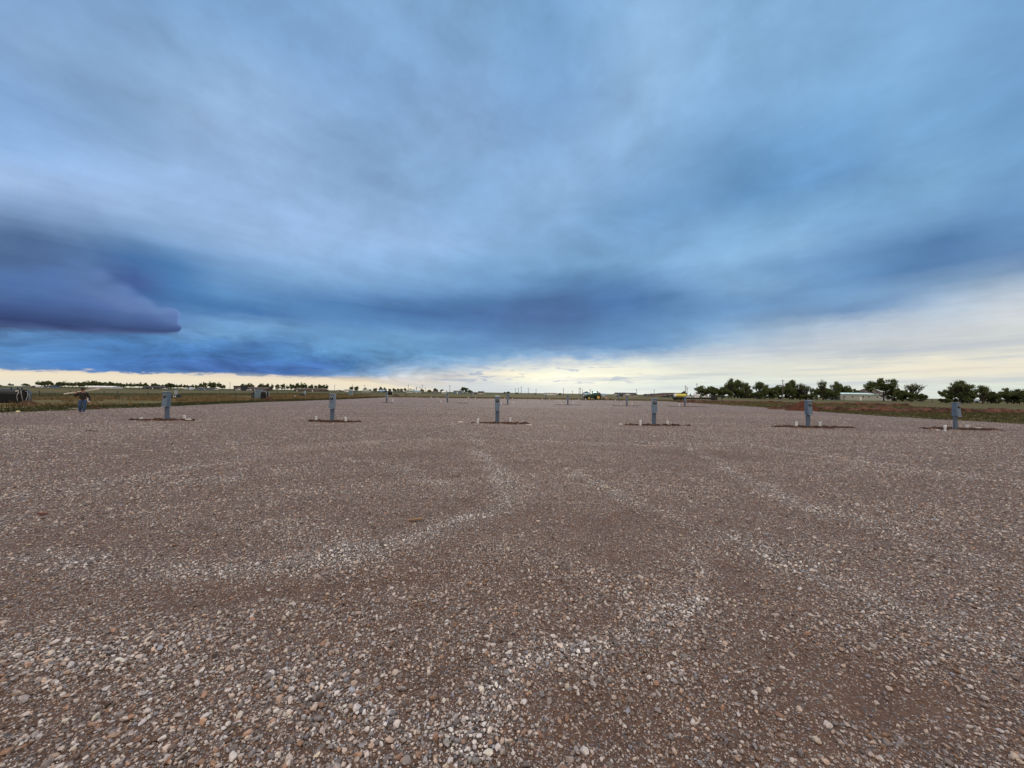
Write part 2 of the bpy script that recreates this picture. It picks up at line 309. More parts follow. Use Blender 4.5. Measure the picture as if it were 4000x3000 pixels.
def raw(name, V_, F_, mat, parent=None, smooth=False, cols=None, attrs=None, fmat=None):
    """numpy mesh: V_ (n,3), F_ (m,3 or 4)"""
    me = bpy.data.meshes.new(name)
    me.vertices.add(len(V_)); me.vertices.foreach_set('co', np.ascontiguousarray(V_, np.float32).ravel())
    k = F_.shape[1]
    me.loops.add(F_.size); me.loops.foreach_set('vertex_index', F_.astype(np.int32).ravel())
    me.polygons.add(len(F_)); me.polygons.foreach_set('loop_start', (np.arange(len(F_)) * k).astype(np.int32))
    me.polygons.foreach_set('loop_total', np.full(len(F_), k, np.int32))
    me.polygons.foreach_set('use_smooth', [bool(smooth)] * len(F_))
    for q in (mat if isinstance(mat, (list, tuple)) else [mat]): me.materials.append(q)
    if fmat is not None: me.polygons.foreach_set('material_index', fmat.astype(np.int32))
    me.update(calc_edges=True)
    if cols is not None:
        a = me.attributes.new('tint', 'FLOAT_COLOR', 'POINT')
        c4 = np.ones((len(V_), 4), np.float32); c4[:, :3] = cols; a.data.foreach_set('color', c4.ravel())
    for nm, arr in (attrs or {}).items():
        a = me.attributes.new(nm, 'FLOAT', 'POINT'); a.data.foreach_set('value', np.ascontiguousarray(arr, np.float32).ravel())
    o = bpy.data.objects.new(name, me); COL.objects.link(o)
    if parent: o.parent = parent
    return o
def tag(o, label=None, cat=None, group=None, kind=None):
    if label: o['label'] = label
    if cat: o['category'] = cat
    if group: o['group'] = group
    if kind: o['kind'] = kind
    return o
def thing(name, label, cat, loc=(0, 0, 0), rz=0, group=None):
    o = bpy.data.objects.new(name, None); COL.objects.link(o)
    o.location = loc; o.rotation_euler = (0, 0, rz); o.empty_display_size = .2
    return tag(o, label, cat, group)
def dup(root, loc, rz=0, scale=None, label=None, group=None):
    def cp(o, parent):
        c = o.copy(); COL.objects.link(c)
        if parent: c.parent = parent
        for ch in list(o.children): cp(ch, c)
        return c
    r = cp(root, None); r.location = loc; r.rotation_euler = (0, 0, rz)
    if scale is not None: r.scale = scale if hasattr(scale, '__len__') else (scale,) * 3
    if label: r['label'] = label
    if group: r['group'] = group
    return r

# ------------------------------------------------------------ numpy noise
def _hash(ix, iy, seed):
    h = (ix.astype(np.int64) * 374761393 + iy.astype(np.int64) * 668265263 + seed * 1442695041) & 0xffffffff
    h = ((h ^ (h >> 13)) * 1274126177) & 0xffffffff
    return ((h ^ (h >> 16)) & 0xffffff) / float(0xffffff)
def vnoise(x, y, seed=0):
    ix, iy = np.floor(x), np.floor(y); fx, fy = x - ix, y - iy
    fx = fx * fx * (3 - 2 * fx); fy = fy * fy * (3 - 2 * fy)
    a, b, c, d = _hash(ix, iy, seed), _hash(ix + 1, iy, seed), _hash(ix, iy + 1, seed), _hash(ix + 1, iy + 1, seed)
    return (a * (1 - fx) + b * fx) * (1 - fy) + (c * (1 - fx) + d * fx) * fy
def fbm(x, y, oct_=4, seed=0):
    x = np.asarray(x, float); y = np.asarray(y, float); s = 0; a = .5; t = 0
    for k in range(oct_):
        s = s + a * vnoise(x * 2 ** k + 17 * k, y * 2 ** k - 9 * k, seed + k); t += a; a *= .5
    return s / t

# ------------------------------------------------------------ materials
MATS = {}
def mat(name, col, rough=.6, metal=0.0, var=.12, scale=8.0, dirt=None, bump=0.0, spec=.5):
    """painted / plastic / wood surfaces with slight tonal variation"""
    if name in MATS: return MATS[name]
    mt_ = bpy.data.materials.new(name); mt_.use_nodes = True
    q = NT(mt_.node_tree); bs = q.n['Principled BSDF']
    tco = q.new('ShaderNodeTexCoord').outputs['Object']
    n1 = q.noise(tco, scale, 5, .6)
    c = q.mix(q.rng(n1, .35, .65), tuple(x * (1 - var) for x in col) + (1,), tuple(min(1, x * (1 + var)) for x in col) + (1,))
    if dirt:
        n2 = q.noise(tco, scale * .4, 6, .65)
        c = q.mix(q.rng(n2, .52, .72), c, dirt + (1,))
    q.put(bs.inputs['Base Color'], c)
    q.put(bs.inputs['Roughness'], q.rng(n1, .2, .8, rough * .85, min(1, rough * 1.15)))
    bs.inputs['Metallic'].default_value = metal
    bs.inputs['Specular IOR Level'].default_value = spec
    if bump:
        bp = q.new('ShaderNodeBump'); bp.inputs['Strength'].default_value = bump; bp.inputs['Distance'].default_value = .02
        q.put(bp.inputs['Height'], q.noise(tco, scale * 3, 5, .6)); q.l.new(bp.outputs[0], bs.inputs['Normal'])
    MATS[name] = mt_
    return mt_
def tint_mat(name, rough=.85, var=.15, scale=60, spec=.3, trans=0.0):
    mt_ = bpy.data.materials.new(name); mt_.use_nodes = True
    q = NT(mt_.node_tree); bs = q.n['Principled BSDF']
    at = q.new('ShaderNodeAttribute', attribute_name='tint')
    tco = q.new('ShaderNodeTexCoord').outputs['Object']
    k = q.rng(q.noise(tco, scale, 4, .6), .25, .75, 1 - var, 1 + var)
    q.put(bs.inputs['Base Color'], q.mix(1.0, at.outputs['Color'], q.vec(k, k, k), 'MULTIPLY'))
    bs.inputs['Roughness'].default_value = rough; bs.inputs['Specular IOR Level'].default_value = spec
    return mt_

# ------------------------------------------------------------ lot outline, stone density, heights
# wheel tracks, traced on the ground: (photo points), width m, weight
V = 4000 / 2212
TRK = [
 ([(1020,975),(1072,1015),(1098,1050),(1104,1085),(1075,1108),(980,1145),(850,1185),(700,1215),(540,1236),(380,1245),(200,1238),(0,1225)], .26, .95),
 ([(700,985),(820,1005),(915,1035),(960,1060),(975,1078)], .22, .55),
 ([(1240,1020),(1330,1070),(1450,1115),(1580,1160),(1740,1240),(1900,1310),(2212,1420)], .22, .6),
 ([(1500,975),(1590,1030),(1700,1082),(1830,1128),(2000,1190),(2212,1260)], .24, .75),
 ([(1540,1170),(1545,1230),(1520,1300),(1440,1375),(1300,1440),(1150,1500),(1060,1590),(1000,1659)], .13, .85),
 ([(0,1085),(150,1060),(300,1030),(480,1000),(650,972),(850,954),(1000,950)], .4, .42),
 ([(1180,958),(1300,962),(1420,960),(1560,958)], .6, .5),
 ([(640,1130),(700,1160),(760,1185),(800,1200)], .3, .5),
 ([(1600,1180),(1750,1235),(1900,1262),(2212,1330)], .2, .4),
 ([(860,1650),(700,1560),(560,1500),(380,1450),(150,1420),(0,1410)], .16, .45),
 ([(1090,945),(1180,930),(1330,925),(1480,940),(1600,955)], .35, .35),
 ([(1240,905),(1330,925),(1500,945),(1700,975),(1950,1015),(2212,1050)], .3, .45),
 ([(960,910),(1010,940),(1060,975)], .3, .4),
 ([(2010,968),(2080,975),(2212,985)], .3, .5),
 ([(500,990),(512,1020),(505,1050)], .15, .4),
]
TRK = [([G(x * V, y * V) for x, y in p], w, a) for p, w, a in TRK]
BRN = [((870,985),1.6,.8,.85),((1470,985),2.4,1.0,.8),((1010,965),1.2,.6,.5),((520,1275),.9,.28,.95),((1620,1290),.5,.45,.9),((1260,1150),.9,.5,.7),((1240,1560),.30,.3,.7),((1930,1530),.5,.22,.95),((1560,1230),.4,.25,.6),((1400,1130),.7,.3,.5),((130,1190),1.2,.5,.35),((1120,1290),.55,.5,.6),((1750,1480),.7,.4,.6),((1350,1650),.6,.3,.6),((900,1520),.4,.2,.5),((300,975),2.5,.9,.4),((1850,960),3,1.2,.4),((1700,1400),.6,.3,.6),((1340,1215),.7,.3,.55),((720,1375),.6,.3,.4)]
BRN = [(G(c[0] * V, c[1] * V), a, b, w) for c, a, b, w in BRN]
def stony(x, y, want_track=False):
    """0 bare soil .. 1 loose stones"""
    x = np.asarray(x, float); y = np.asarray(y, float)
    wx = x + .5 * (fbm(x * .8, y * .8, 3, 51) - .5); wy = y + .5 * (fbm(x * .8, y * .8, 3, 77) - .5)
    s = .58 + .66 * (fbm(wx * .35, wy * .55, 4, 3) - .5) + .60 * (fbm(wx * 1.6, wy * 2.1, 4, 9) - .5)
    trk = np.zeros(x.shape)
    far = np.clip((y - 12) / 20, 0, 1)
    s = s + far * .08 + far * .55 * (fbm(x * .05, y * .32, 3, 31) - .5)
    for pts, w, a in TRK:
        d = np.full(x.shape, 1e9)
        for (ax, ay), (bx, by) in zip(pts[:-1], pts[1:]):
            vx, vy = bx - ax, by - ay; t = np.clip(((wx - ax) * vx + (wy - ay) * vy) / (vx * vx + vy * vy), 0, 1)
            d = np.minimum(d, np.hypot(wx - ax - t * vx, wy - ay - t * vy))
        ragged = np.clip(.15 + 1.5 * fbm(x * 1.1, y * 1.3, 4, 23), 0, 1.3)
        trk = np.maximum(trk, a * np.minimum(ragged, 1.1) * np.exp(-(d / (.8 * w)) ** 2))
        s = s + a * .26 * ragged * np.exp(-(d / (.95 * w)) ** 2) - a * .14 * np.exp(-((d - 2.4 * w) / (1.1 * w)) ** 2)
    for (cx, cy), a, b, w in BRN:
        s = s - w * .42 * np.exp(-(((wx - cx) / a) ** 2 + ((wy - cy) / b) ** 2))
    return (np.clip(s, 0, 1), trk) if want_track else np.clip(s, 0, 1)
XL, XR, YB = -32.0, 38.5, 108.0
def right_edge(y):
    return np.interp(y, [-20, 20, 28, 36, 50, 62, 80, 95, 108], [36, 36.4, 36.8, 35.4, 37.5, 39.6, 40.8, 41.5, 42.0])
def left_edge(y):
    return np.interp(y, [-20, 20, 24, 32, 50, 70, 105], [-31.5, -32, -32.2, -31.8, -33.4, -32.6, -34.5])
def in_lot(x, y):
    """signed distance-like: > 0 inside the lot"""
    w = .5 * (fbm(x * .3, y * .3, 3, 5) - .5)
    return np.minimum(np.minimum(x - left_edge(y), right_edge(y) - x), YB + 1.5 * (fbm(x * .06, y * 0, 3, 8) - .5) - y) + w
def field_h(x, y):
    x = np.asarray(x, float); y = np.asarray(y, float)
    d = np.clip(-in_lot(x, y), 0, 60)
    k = np.clip(d / 8, 0, 1)
    return k * .35 * (fbm(x * .03, y * .03, 3, 61) - .5) + np.clip(d / 1.2, 0, 1) * .05
def lot_h(x, y, s=None):
    if s is None: s = stony(x, y)
    near = np.clip(1 - np.hypot(x, y) / 60, 0, 1)
    return .05 + near * (.045 * (fbm(x * .9, y * .9, 3, 14) - .5) + .02 * (fbm(x * 3.1, y * 3.1, 3, 15) - .5) + .05 * (s - .5)) - .02

# gravel lot
def polar(r0, r1, n_r, n_a, a0=-180, a1=180):
    rr = np.geomspace(r0, r1, n_r); aa = np.radians(np.linspace(a0, a1, n_a))
    A, B = np.meshgrid(aa, rr)
    return B * np.sin(A), B * np.cos(A)
def gridmesh(name, xs, ys, zs, m_, attrs=None, smooth=True, cull=None):
    n, k = xs.shape
    i = np.arange(n * k).reshape(n, k)
    Fc = np.stack([i[:-1, :-1], i[:-1, 1:], i[1:, 1:], i[1:, :-1]], -1).reshape(-1, 4)
    if cull is not None:
        c = cull.ravel(); Fc = Fc[~(c[Fc].all(1))]
    return raw(name, np.stack([xs.ravel(), ys.ravel(), zs.ravel()], 1), Fc, m_, smooth=smooth, attrs=attrs)

# palette of the stones (linear)
PAL = np.array([lin(c) for c in [(150,150,154),(130,131,134),(112,112,114),(108,112,118),(172,168,166),(190,180,172),(214,204,196),(196,180,168),(168,150,136),(148,122,104),(112,92,80),(88,82,80),(122,132,148),(196,188,184),(140,118,104)]])
PALW = np.array([10,10,9,6,10,9,7,6,5,4,4.5,6,2.5,9,5.0]); PALW /= PALW.sum()

gm_ = bpy.data.materials.new('gravel_ground'); gm_.use_nodes = True
q = NT(gm_.node_tree); bs = q.n['Principled BSDF']
geo = q.new('ShaderNodeNewGeometry'); pos = geo.outputs['Position']
st = q.new('ShaderNodeAttribute', attribute_name='stony').outputs['Fac']
soil_n = q.noise(pos, 3.0, 8, .65); soil_f = q.noise(pos, 60, 6, .7)
soil = q.mix(q.rng(soil_n, .35, .65), (0.040, 0.021, 0.013, 1), (0.082, 0.045, 0.028, 1))
soil = q.mix(q.rng(soil_f, .35, .7), soil, (0.12, 0.074, 0.052, 1))
def pebbles(scale, thr_lo, thr_hi, seed):
    """one layer of pebbles: colour, coverage, height"""
    vo = q.new('ShaderNodeTexVoronoi', feature='F1'); vo.inputs['Scale'].default_value = scale
    vo.inputs['Randomness'].default_value = 1
    mp = q.new('ShaderNodeMapping'); q.put(mp.inputs[0], pos)
    mp.inputs['Location'].default_value = (seed, seed * 2, 0); mp.inputs['Scale'].default_value = (1, 1, 0)
    q.put(vo.inputs['Vector'], mp.outputs[0])
    sp = q.new('ShaderNodeSeparateColor'); q.put(sp.inputs[0], vo.outputs['Color'])
    acc = 0; stops = []
    for w, c in zip(PALW, PAL): stops.append((acc, tuple(c))); acc += w
    col = q.ramp(sp.outputs[0], stops, 'CONSTANT')
    keep = q.m('LESS_THAN', sp.outputs[1], q.rng(st, 0.0, 1.0, thr_lo, thr_hi, smooth=False))
    size = q.m('MULTIPLY_ADD', sp.outputs[2], .22, .30)
    body = q.rng(q.m('DIVIDE', vo.outputs['Distance'], size), 1.15, .85)
    cov = q.m('MULTIPLY', body, keep)
    hgt = q.m('MULTIPLY', cov, q.rng(vo.outputs['Distance'], .5, 0))
    return col, cov, hgt
c1, v1, h1 = pebbles(95, .35, .75, 3.1)
c2, v2, h2 = pebbles(48, .15, 1.0, 11.7)
colr = q.mix(v1, soil, c1); colr = q.mix(v2, colr, c2)
loose = q.new('ShaderNodeAttribute', attribute_name='loose').outputs['Fac']
colr = q.mix(q.m('MULTIPLY', loose, q.m('MULTIPLY_ADD', v2, .22, .04)), colr, (.36, .35, .345, 1))
# broad tone: dusty pinkish far across the lot
k = q.m('ADD', .86, q.m('MULTIPLY', q.noise(pos, 9.0, 6, .75), .28))
colr = q.mix(1.0, colr, q.vec(k, k, k), 'MULTIPLY')
q.put(bs.inputs['Base Color'], colr)
bs.inputs['Roughness'].default_value = .8; bs.inputs['Specular IOR Level'].default_value = .45
bp = q.new('ShaderNodeBump'); bp.inputs['Strength'].default_value = 1; bp.inputs['Distance'].default_value = .012
q.put(bp.inputs['Height'], q.m('ADD', q.m('ADD', h1, q.m('MULTIPLY', h2, 2.2)), q.m('MULTIPLY', soil_f, .6)))
q.l.new(bp.outputs[0], bs.inputs['Normal'])

xs, ys = polar(.15, 135, 420, 361)
xs2 = xs.copy(); ys2 = ys.copy()
# pull the rim of the sheet onto the lot's outline
inside = in_lot(xs2, ys2) > -.05
L = left_edge(ys2); Rr = right_edge(ys2)
xs2 = np.clip(xs2, L - .4, Rr + .4); ys2 = np.clip(ys2, -20, YB + .6)
L = left_edge(ys2); Rr = right_edge(ys2); xs2 = np.clip(xs2, L - .4, Rr + .4)
s_at, t_at = stony(xs2, ys2, True)
z = lot_h(xs2, ys2, s_at)
e = in_lot(xs2, ys2)
z = np.where(e < .35, np.minimum(z, .02 + (e - .1) * .4), z)
z = np.clip(z, -.06, 1)
lot = gridmesh('gravel_lot', xs2, ys2, z, gm_, {'stony': s_at, 'loose': t_at}, cull=(e < -.9))
tag(lot, kind='structure')

# field: one sheet to the horizon
fm = bpy.data.materials.new('field_ground'); fm.use_nodes = True
q = NT(fm.node_tree); bs = q.n['Principled BSDF']
pos = q.new('ShaderNodeNewGeometry').outputs['Position']
dry = q.new('ShaderNodeAttribute', attribute_name='dry').outputs['Fac']
rim = q.new('ShaderNodeAttribute', attribute_name='rim').outputs['Fac']
n1 = q.noise(pos, .06, 6, .6); n2 = q.noise(pos, 1.3, 6, .7); n3 = q.noise(pos, 12, 5, .7)
green = q.mix(q.rng(n2, .3, .7), (0.036, 0.044, 0.020, 1), (0.082, 0.086, 0.036, 1))
tan = q.mix(q.rng(n2, .3, .7), (0.100, 0.084, 0.038, 1), (0.19, 0.160, 0.082, 1))
f = q.m('ADD', dry, q.m('MULTIPLY', q.m('SUBTRACT', q.m('ADD', q.m('MULTIPLY', n1, .6), q.m('MULTIPLY', n2, .4)), .5), 1.5), clamp=True)
c = q.mix(f, green, tan)
c = q.mix(q.m('MULTIPLY', rim, q.rng(n2, .3, .6)), c, (0.045, 0.026, 0.016, 1))
kk = q.rng(n3, .3, .7, .75, 1.25)
c = q.mix(1.0, c, q.vec(kk, kk, kk), 'MULTIPLY')
q.put(bs.inputs['Base Color'], c); bs.inputs['Roughness'].default_value = .95; bs.inputs['Specular IOR Level'].default_value = .1
bp = q.new('ShaderNodeBump'); bp.inputs['Strength'].default_value = .8; bp.inputs['Distance'].default_value = .12
q.put(bp.inputs['Height'], q.m('ADD', n2, q.m('MULTIPLY', n3, .3))); q.l.new(bp.outputs[0], bs.inputs['Normal'])
xs, ys = polar(18, 9000, 300, 481)
e = in_lot(xs, ys)
def dryness(x, y):
    d = -in_lot(x, y)
    left = (x < -30) & (y < 112)
    strip = np.clip((d - 3) / 3, 0, 1) * np.clip((34 - d) / 6, 0, 1)
    v = np.where(left, .02 + .50 * strip, .42 + .0 * d)
    back = (y >= 108) & (x > -34) & (x < 45)
    v = np.where(back, np.where(d < 25, .60, .38), v)
    v = np.where(x > 30, .26 + .25 * np.clip((60 - d) / 60, 0, 1) * np.clip((y - 60) / 20, 0, 1), v)
    v = np.where((y > 260) & (x < 0), .0, v)
    return v
zf = field_h(xs, ys) * np.clip(400 / np.maximum(np.hypot(xs, ys), 1), 0, 1)
zf = np.where(e > -.05, -.12, zf)
fo = gridmesh('field', xs, ys, zf, fm, {'dry': dryness(xs, ys), 'rim': np.exp(-np.clip(-e, 0, 50) / .7)}, cull=(e > 2.5))
tag(fo, kind='structure')

# ------------------------------------------------------------ gravel: loose stones as far as single ones read
def ico(sub):
    import bmesh
    b = bmesh.new(); bmesh.ops.create_icosphere(b, subdivisions=sub, radius=1)
    v = np.array([p.co[:] for p in b.verts]); f_ = np.array([[q_.index for q_ in fc.verts] for fc in b.faces]); b.free()
    return v, f_
def gem():
    a = np.arange(6) * math.pi / 3
    v = np.vstack([np.c_[np.cos(a), np.sin(a), np.full(6, -.35)], np.c_[.62 * np.cos(a + .4), .62 * np.sin(a + .4), np.full(6, .62)], [[0, 0, .85]]])
    f_ = [(i, (i + 1) % 6, 6 + i) for i in range(6)] + [((i + 1) % 6, 6 + (i + 1) % 6, 6 + i) for i in range(6)] + [(6 + i, 6 + (i + 1) % 6, 12) for i in range(6)]
    return v, np.array(f_)
SV, SF, SCc, SN = [], [], [], [0]
def scatter(n, rmin, rmax, r_med, r_sig, r_cap, tmpl, accept_pow, amax=66, jit=.2):
    u_ = rng.random(n)
    rad = np.sqrt(rmin ** 2 + u_ * (rmax ** 2 - rmin ** 2))
    a = np.radians(rng.uniform(-amax, amax, n))
    x = rad * np.sin(a); y = rad * np.cos(a)
    return stones(x, y, r_med, r_sig, r_cap, tmpl, accept_pow, jit)
def stones(x, y, r_med, r_sig, r_cap, tmpl, accept_pow, jit=.2):
    s, trk = stony(x, y, True)
    keep = (rng.random(len(x)) < (.10 + .9 * s ** accept_pow)) & (in_lot(x, y) > .1)
    x, y, s, trk = x[keep], y[keep], s[keep], trk[keep]; n = len(x)
    r = np.minimum(r_med * np.exp(r_sig * rng.standard_normal(n)) * (.95 + .1 * s), r_cap)
    tv, tf = tmpl; nv = len(tv)
    VAR = 48
    var = tv[None] * (1 + jit * (2 * rng.random((VAR, nv, 1)) - 1)) + .08 * (2 * rng.random((VAR, nv, 3)) - 1)
    # flatten a random facet so stones look broken rather than moulded
    for k in range(VAR):
        for _ in range(6):
            d = rng.standard_normal(3); d /= np.linalg.norm(d); pr = var[k] @ d; cut = .56
            over_ = np.clip(pr - cut, 0, None); var[k] -= over_[:, None] * d * .85
    vi = rng.integers(0, VAR, n)
    P = var[vi]
    sc_ = np.stack([r * rng.uniform(.85, 1.35, n), r * rng.uniform(.7, 1.05, n), r * rng.uniform(.5, .95, n)], 1)
    P = P * sc_[:, None, :]
    t = rng.normal(0, .28, n)
    c_, s_ = np.cos(t)[:, None], np.sin(t)[:, None]
    P = np.stack([P[..., 0] * c_ - P[..., 2] * s_, P[..., 1], P[..., 0] * s_ + P[..., 2] * c_], -1)
    t = rng.uniform(0, 2 * math.pi, n); c_, s_ = np.cos(t)[:, None], np.sin(t)[:, None]
    P = np.stack([P[..., 0] * c_ - P[..., 1] * s_, P[..., 0] * s_ + P[..., 1] * c_, P[..., 2]], -1)
    zb = lot_h(x, y, s) + sc_[:, 2] * rng.uniform(.35, .9, n) + r * np.clip(s - .75, 0, 1) * 3.0 * rng.random(n)
    P += np.stack([x, y, zb], 1)[:, None, :]
    w = PALW.copy(); ci = rng.choice(len(PAL), n, p=w)
    # clean grey stones gather in the loose ridges, dusty ones lie in the soil
    colc = np.minimum(PAL[ci] * 1.06 * np.exp(.30 * rng.standard_normal((n, 1))), .60)
    grey = colc.mean(1, keepdims=True) * np.array([[.98, 1.0, 1.02]])
    tk = trk[:, None]; colc = (colc * (1 - .4 * tk) + grey * .4 * tk) * (1 + .04 * tk)
    dust = np.clip(.42 - .3 * s + .15 * rng.random(n) - .25 * trk, 0, 1)[:, None]
    colc = colc * (1 - dust) + np.array([.145, .095, .068]) * dust
    base = SN[0] + np.arange(n)[:, None, None] * nv
    SV.append(P.reshape(-1, 3).astype(np.float32)); SF.append((tf[None] + base).reshape(-1, 3))
    SCc.append(np.repeat(colc, nv, 0)); SN[0] += n * nv
    return n
I2, I1, GM = ico(2), ico(1), gem()
# near behind the viewer's feet too, so a step aside still stands on gravel
scatter(9000, .0, 1.6, .0085, .38, .022, I1, .8, amax=180)
scatter(9000, 1.5, 4.0, .0132, .25, .022, I2, 1.2)
scatter(52000, 1.5, 4.3, .0078, .32, .0125, I1, 1.1)
scatter(80000, 1.5, 4.8, .0042, .3, .007, GM, .5)
scatter(60000, 4.1, 7.5, .0090, .36, .022, I1, 1.3)
scatter(110000, 4.4, 9, .0056, .3, .009, GM, .7)
scatter(190000, 7.3, 14, .0108, .36, .024, GM, 1.3)
scatter(210000, 13.5, 27, .0150, .34, .030, GM, 1.25)
scatter(90000, 26, 45, .021, .3, .040, GM, 1.25)
# a sprinkling of larger rocks
scatter(200, 1.8, 10, .021, .15, .027, I2, .7)
sm = tint_mat('gravel_stone', .85, .22, 90, .2)
gv = raw('gravel', np.vstack(SV), np.vstack(SF), sm, smooth=False, cols=np.vstack(SCc))
tag(gv, 'loose grey, white and tan pebbles covering the lot', 'gravel', kind='stuff')
print('stones', SN[0])
del SV, SF, SCc

# ================================================================ OBJECTS
# ------------------------------------------------------------ power pedestals on the lot
PED = mat('pedestal_grey_paint', (.088, .140, .205), .5, var=.08, scale=5, dirt=(.105, .145, .19))
PEDD = mat('pedestal_steel', (.070, .108, .165), .55, var=.08, scale=5)
LIP = mat('worn_steel_lip', (.24, .30, .36), .4, .3, var=.1)
BLK = mat('black_meter_glass', (.006, .007, .009), .18, var=.1, spec=.6)
DIAL = mat('meter_dial', (.30, .32, .33), .5)
PVC = mat('white_pvc', (.62, .66, .70), .4, var=.06, scale=6, dirt=(.40, .38, .35))
LABEL = mat('dark_label_print', (.05, .06, .09), .6)
def pedestal(rich):
    t = thing('power_pedestal', 'x', 'power pedestal')
    p = MB()
    p.box(-.108, .108, .015, .115, -.05, .78, .012)
    p.build('post', PEDD, t)
    b = MB()
    # enclosure: straight upper half, lower door kicked out towards its bottom edge
    side = [(-.085, 1.505), (.150, 1.505), (.150, .735), (-.138, .735), (-.130, .80), (-.085, 1.17)]
    b.prism(side, -.128, .128, 'x')
    eb = b.build('enclosure', PED, t, bevel=.006)
    c = MB(); c.prism([(-.105, 1.507), (.165, 1.507), (.165, 1.530), (-.100, 1.524)], -.140, .140, 'x')
    c.build('top_cap', LIP, t)
    l = MB(); l.box(-.130, .130, -.154, -.139, .722, .748); l.build('door_lip', LIP, eb)
    mr = MB(); mr.lathe([(.098, -.070), (.098, -.096), (.086, -.100), (.084, -.086)], 'y', (0, 0, 1.29), 24)
    ring = mr.build('meter_ring', LIP, t, smooth=False)
    g = MB(); g.lathe([(.088, -.085), (.088, -.108), (.080, -.120), (.045, -.128), (.01, -.130)], 'y', (0, 0, 1.29), 24)
    g.build('meter_glass', BLK, ring, smooth=True)
    d = MB(); d.box(-.028, .028, -.134, -.1305, 1.272, 1.306); d.box(-.010, .010, -.134, -.128, 1.316, 1.335); d.build('meter_dial', DIAL, ring)
    if rich:
        for a_, b_ in ((-.133, -.129), (.129, .133)):
            k = MB(); k.box(a_, b_, -.03, .07, .98, 1.10); k.build('outlet_cover', PEDD, t)
        n_ = MB(); n_.box(-.014, .014, -.125, -.104, 1.02, 1.05); n_.build('door_latch', LIP, eb)
    return t
def text_plate(t):
    k = MB()
    for i, (w_, z_) in enumerate([(.10, 1.085), (.13, 1.060), (.12, 1.035)]):
        yy = -.085 - (1.17 - z_) / .37 * .045 - .003
        k.box(-.085, -.085 + w_, yy - .003, yy, z_, z_ + .012)
    k.build('warning_label', LABEL, t)
SOIL = mat('dug_soil', (.046, .026, .018), .95, var=.5, scale=9, dirt=(.13, .078, .052), bump=.9, spec=.1)
RED = mat('red_soil', (.072, .038, .026), .95, var=.6, scale=1.3, dirt=(.028, .015, .010), bump=.9, spec=.1)
BROWN = mat('brown_soil', (.050, .030, .020), .95, var=.35, scale=5, dirt=(.095, .062, .038), bump=.9, spec=.1)
def patch(x0, x1, y, dy, hgt=.07, m_=None, seed=0, name='dug_soil_strip'):
    """low ragged strip of turned soil on the gravel"""
    n = max(30, int((x1 - x0) / .035)); k = 22
    u_, v_ = np.meshgrid(np.linspace(0, 1, n), np.linspace(-1, 1, k))
    w_ = np.sin(np.pi * np.clip(u_, .0, 1)) ** .8 * (.15 + 1.5 * fbm(u_ * (x1 - x0) * 1.9, (v_ > 0) * 7.3, 4, seed))
    xs_ = x0 + u_ * (x1 - x0); ys_ = y + v_ * dy * w_ + .25 * dy * (fbm(u_ * 5, 0 * u_ + 4, 2, seed) - .5)
    edge_ = np.clip((1 - np.abs(v_)) * 4, 0, 1) * np.clip(np.sin(np.pi * u_) * 6, 0, 1)
    zs_ = .030 + edge_ * (1.5 * hgt * np.clip(fbm(xs_ * 6, ys_ * 6, 4, seed + 3) - .22, 0, 1) + .0) - (1 - edge_) * .05
    o = gridmesh(name, xs_, ys_, zs_, m_ or SOIL)
    return tag(o, kind='structure')
p0 = pedestal(True); pr = pedestal(False)
near = [(648,1645,455,790,'pedestal in front of the green transformer, nearest the walking man'),
        (1295,1650,1180,1424,'second near-row pedestal, the one with printed lines under its meter'),
        (1942,1657,1828,2078,'near-row pedestal facing the viewer square on, dark soil at its foot'),
        (2555,1665,2436,2700,'near-row pedestal below the far tan warehouse, fourth from the left'),
        (3160,1672,3020,3330,'near-row pedestal in front of the large red soil mound'),
        (3738,1680,3600,3900,'near-row pedestal furthest right, before the two spreading trees')]
GP = 'power pedestals standing on the gravel lot'
for i, (px, py, a, b, lab) in enumerate(near):
    x, y = G(px, py)
    o = p0 if i == 0 else dup(p0, (0, 0, 0))
    o.location = (x, y, .03); o.rotation_euler = (R([.8, -.6, .3, -.9, .5, -.4][i]), R([-.7, .5, -.3, .9, -.8, 1.0][i]), R([-3, 2, 0, -6, 4, 8][i]))
    o['label'] = 'grey ' + lab; o['group'] = GP
    if i == 1: text_plate(o)
    patch(G(a, py)[0], G(b, py)[0], y + .08, .50 + .10 * (i % 3), .13, None, i * 13)
mid = [(1510,1573,'before the black tank in the left field'),(1747,1574,'below the long line of far poles'),(1983,1580,'with a third-row pedestal just behind its right side'),
       (2218,1582,'with a dark soil strip, left of the tractor'),(2449,1585,'just right of the tractor and its scraper'),(2676,1589,'in front of the yellow tank on the trailer')]
for i, (px, py, lab) in enumerate(mid):
    x, y = G(px, py)
    dup(p0 if i < 0 else pr, (x, y, .03), R([4, -3, 0, 3, -4, 6][i]), label='grey middle-row pedestal ' + lab, group=GP)
far_ = [(1696,1556,'first on the left in the far row'),(1843,1557,'second from the left in the far row'),(1989,1561,'half hidden behind a middle-row pedestal'),
        (2132,1563,'below the long white trailer home'),(2275,1563,'beside the front of the green tractor'),(2417,1567,'below the dark-roofed house, right of the scraper')]
for i, (px, py, lab) in enumerate(far_):
    x, y = G(px, py)
    dup(pr, (x, y, .03), R([2, 0, -4, 3, 0, 4][i]), label='small grey far-row pedestal ' + lab, group=GP)
for ch in [pr] + list(pr.children_recursive): bpy.data.objects.remove(ch)
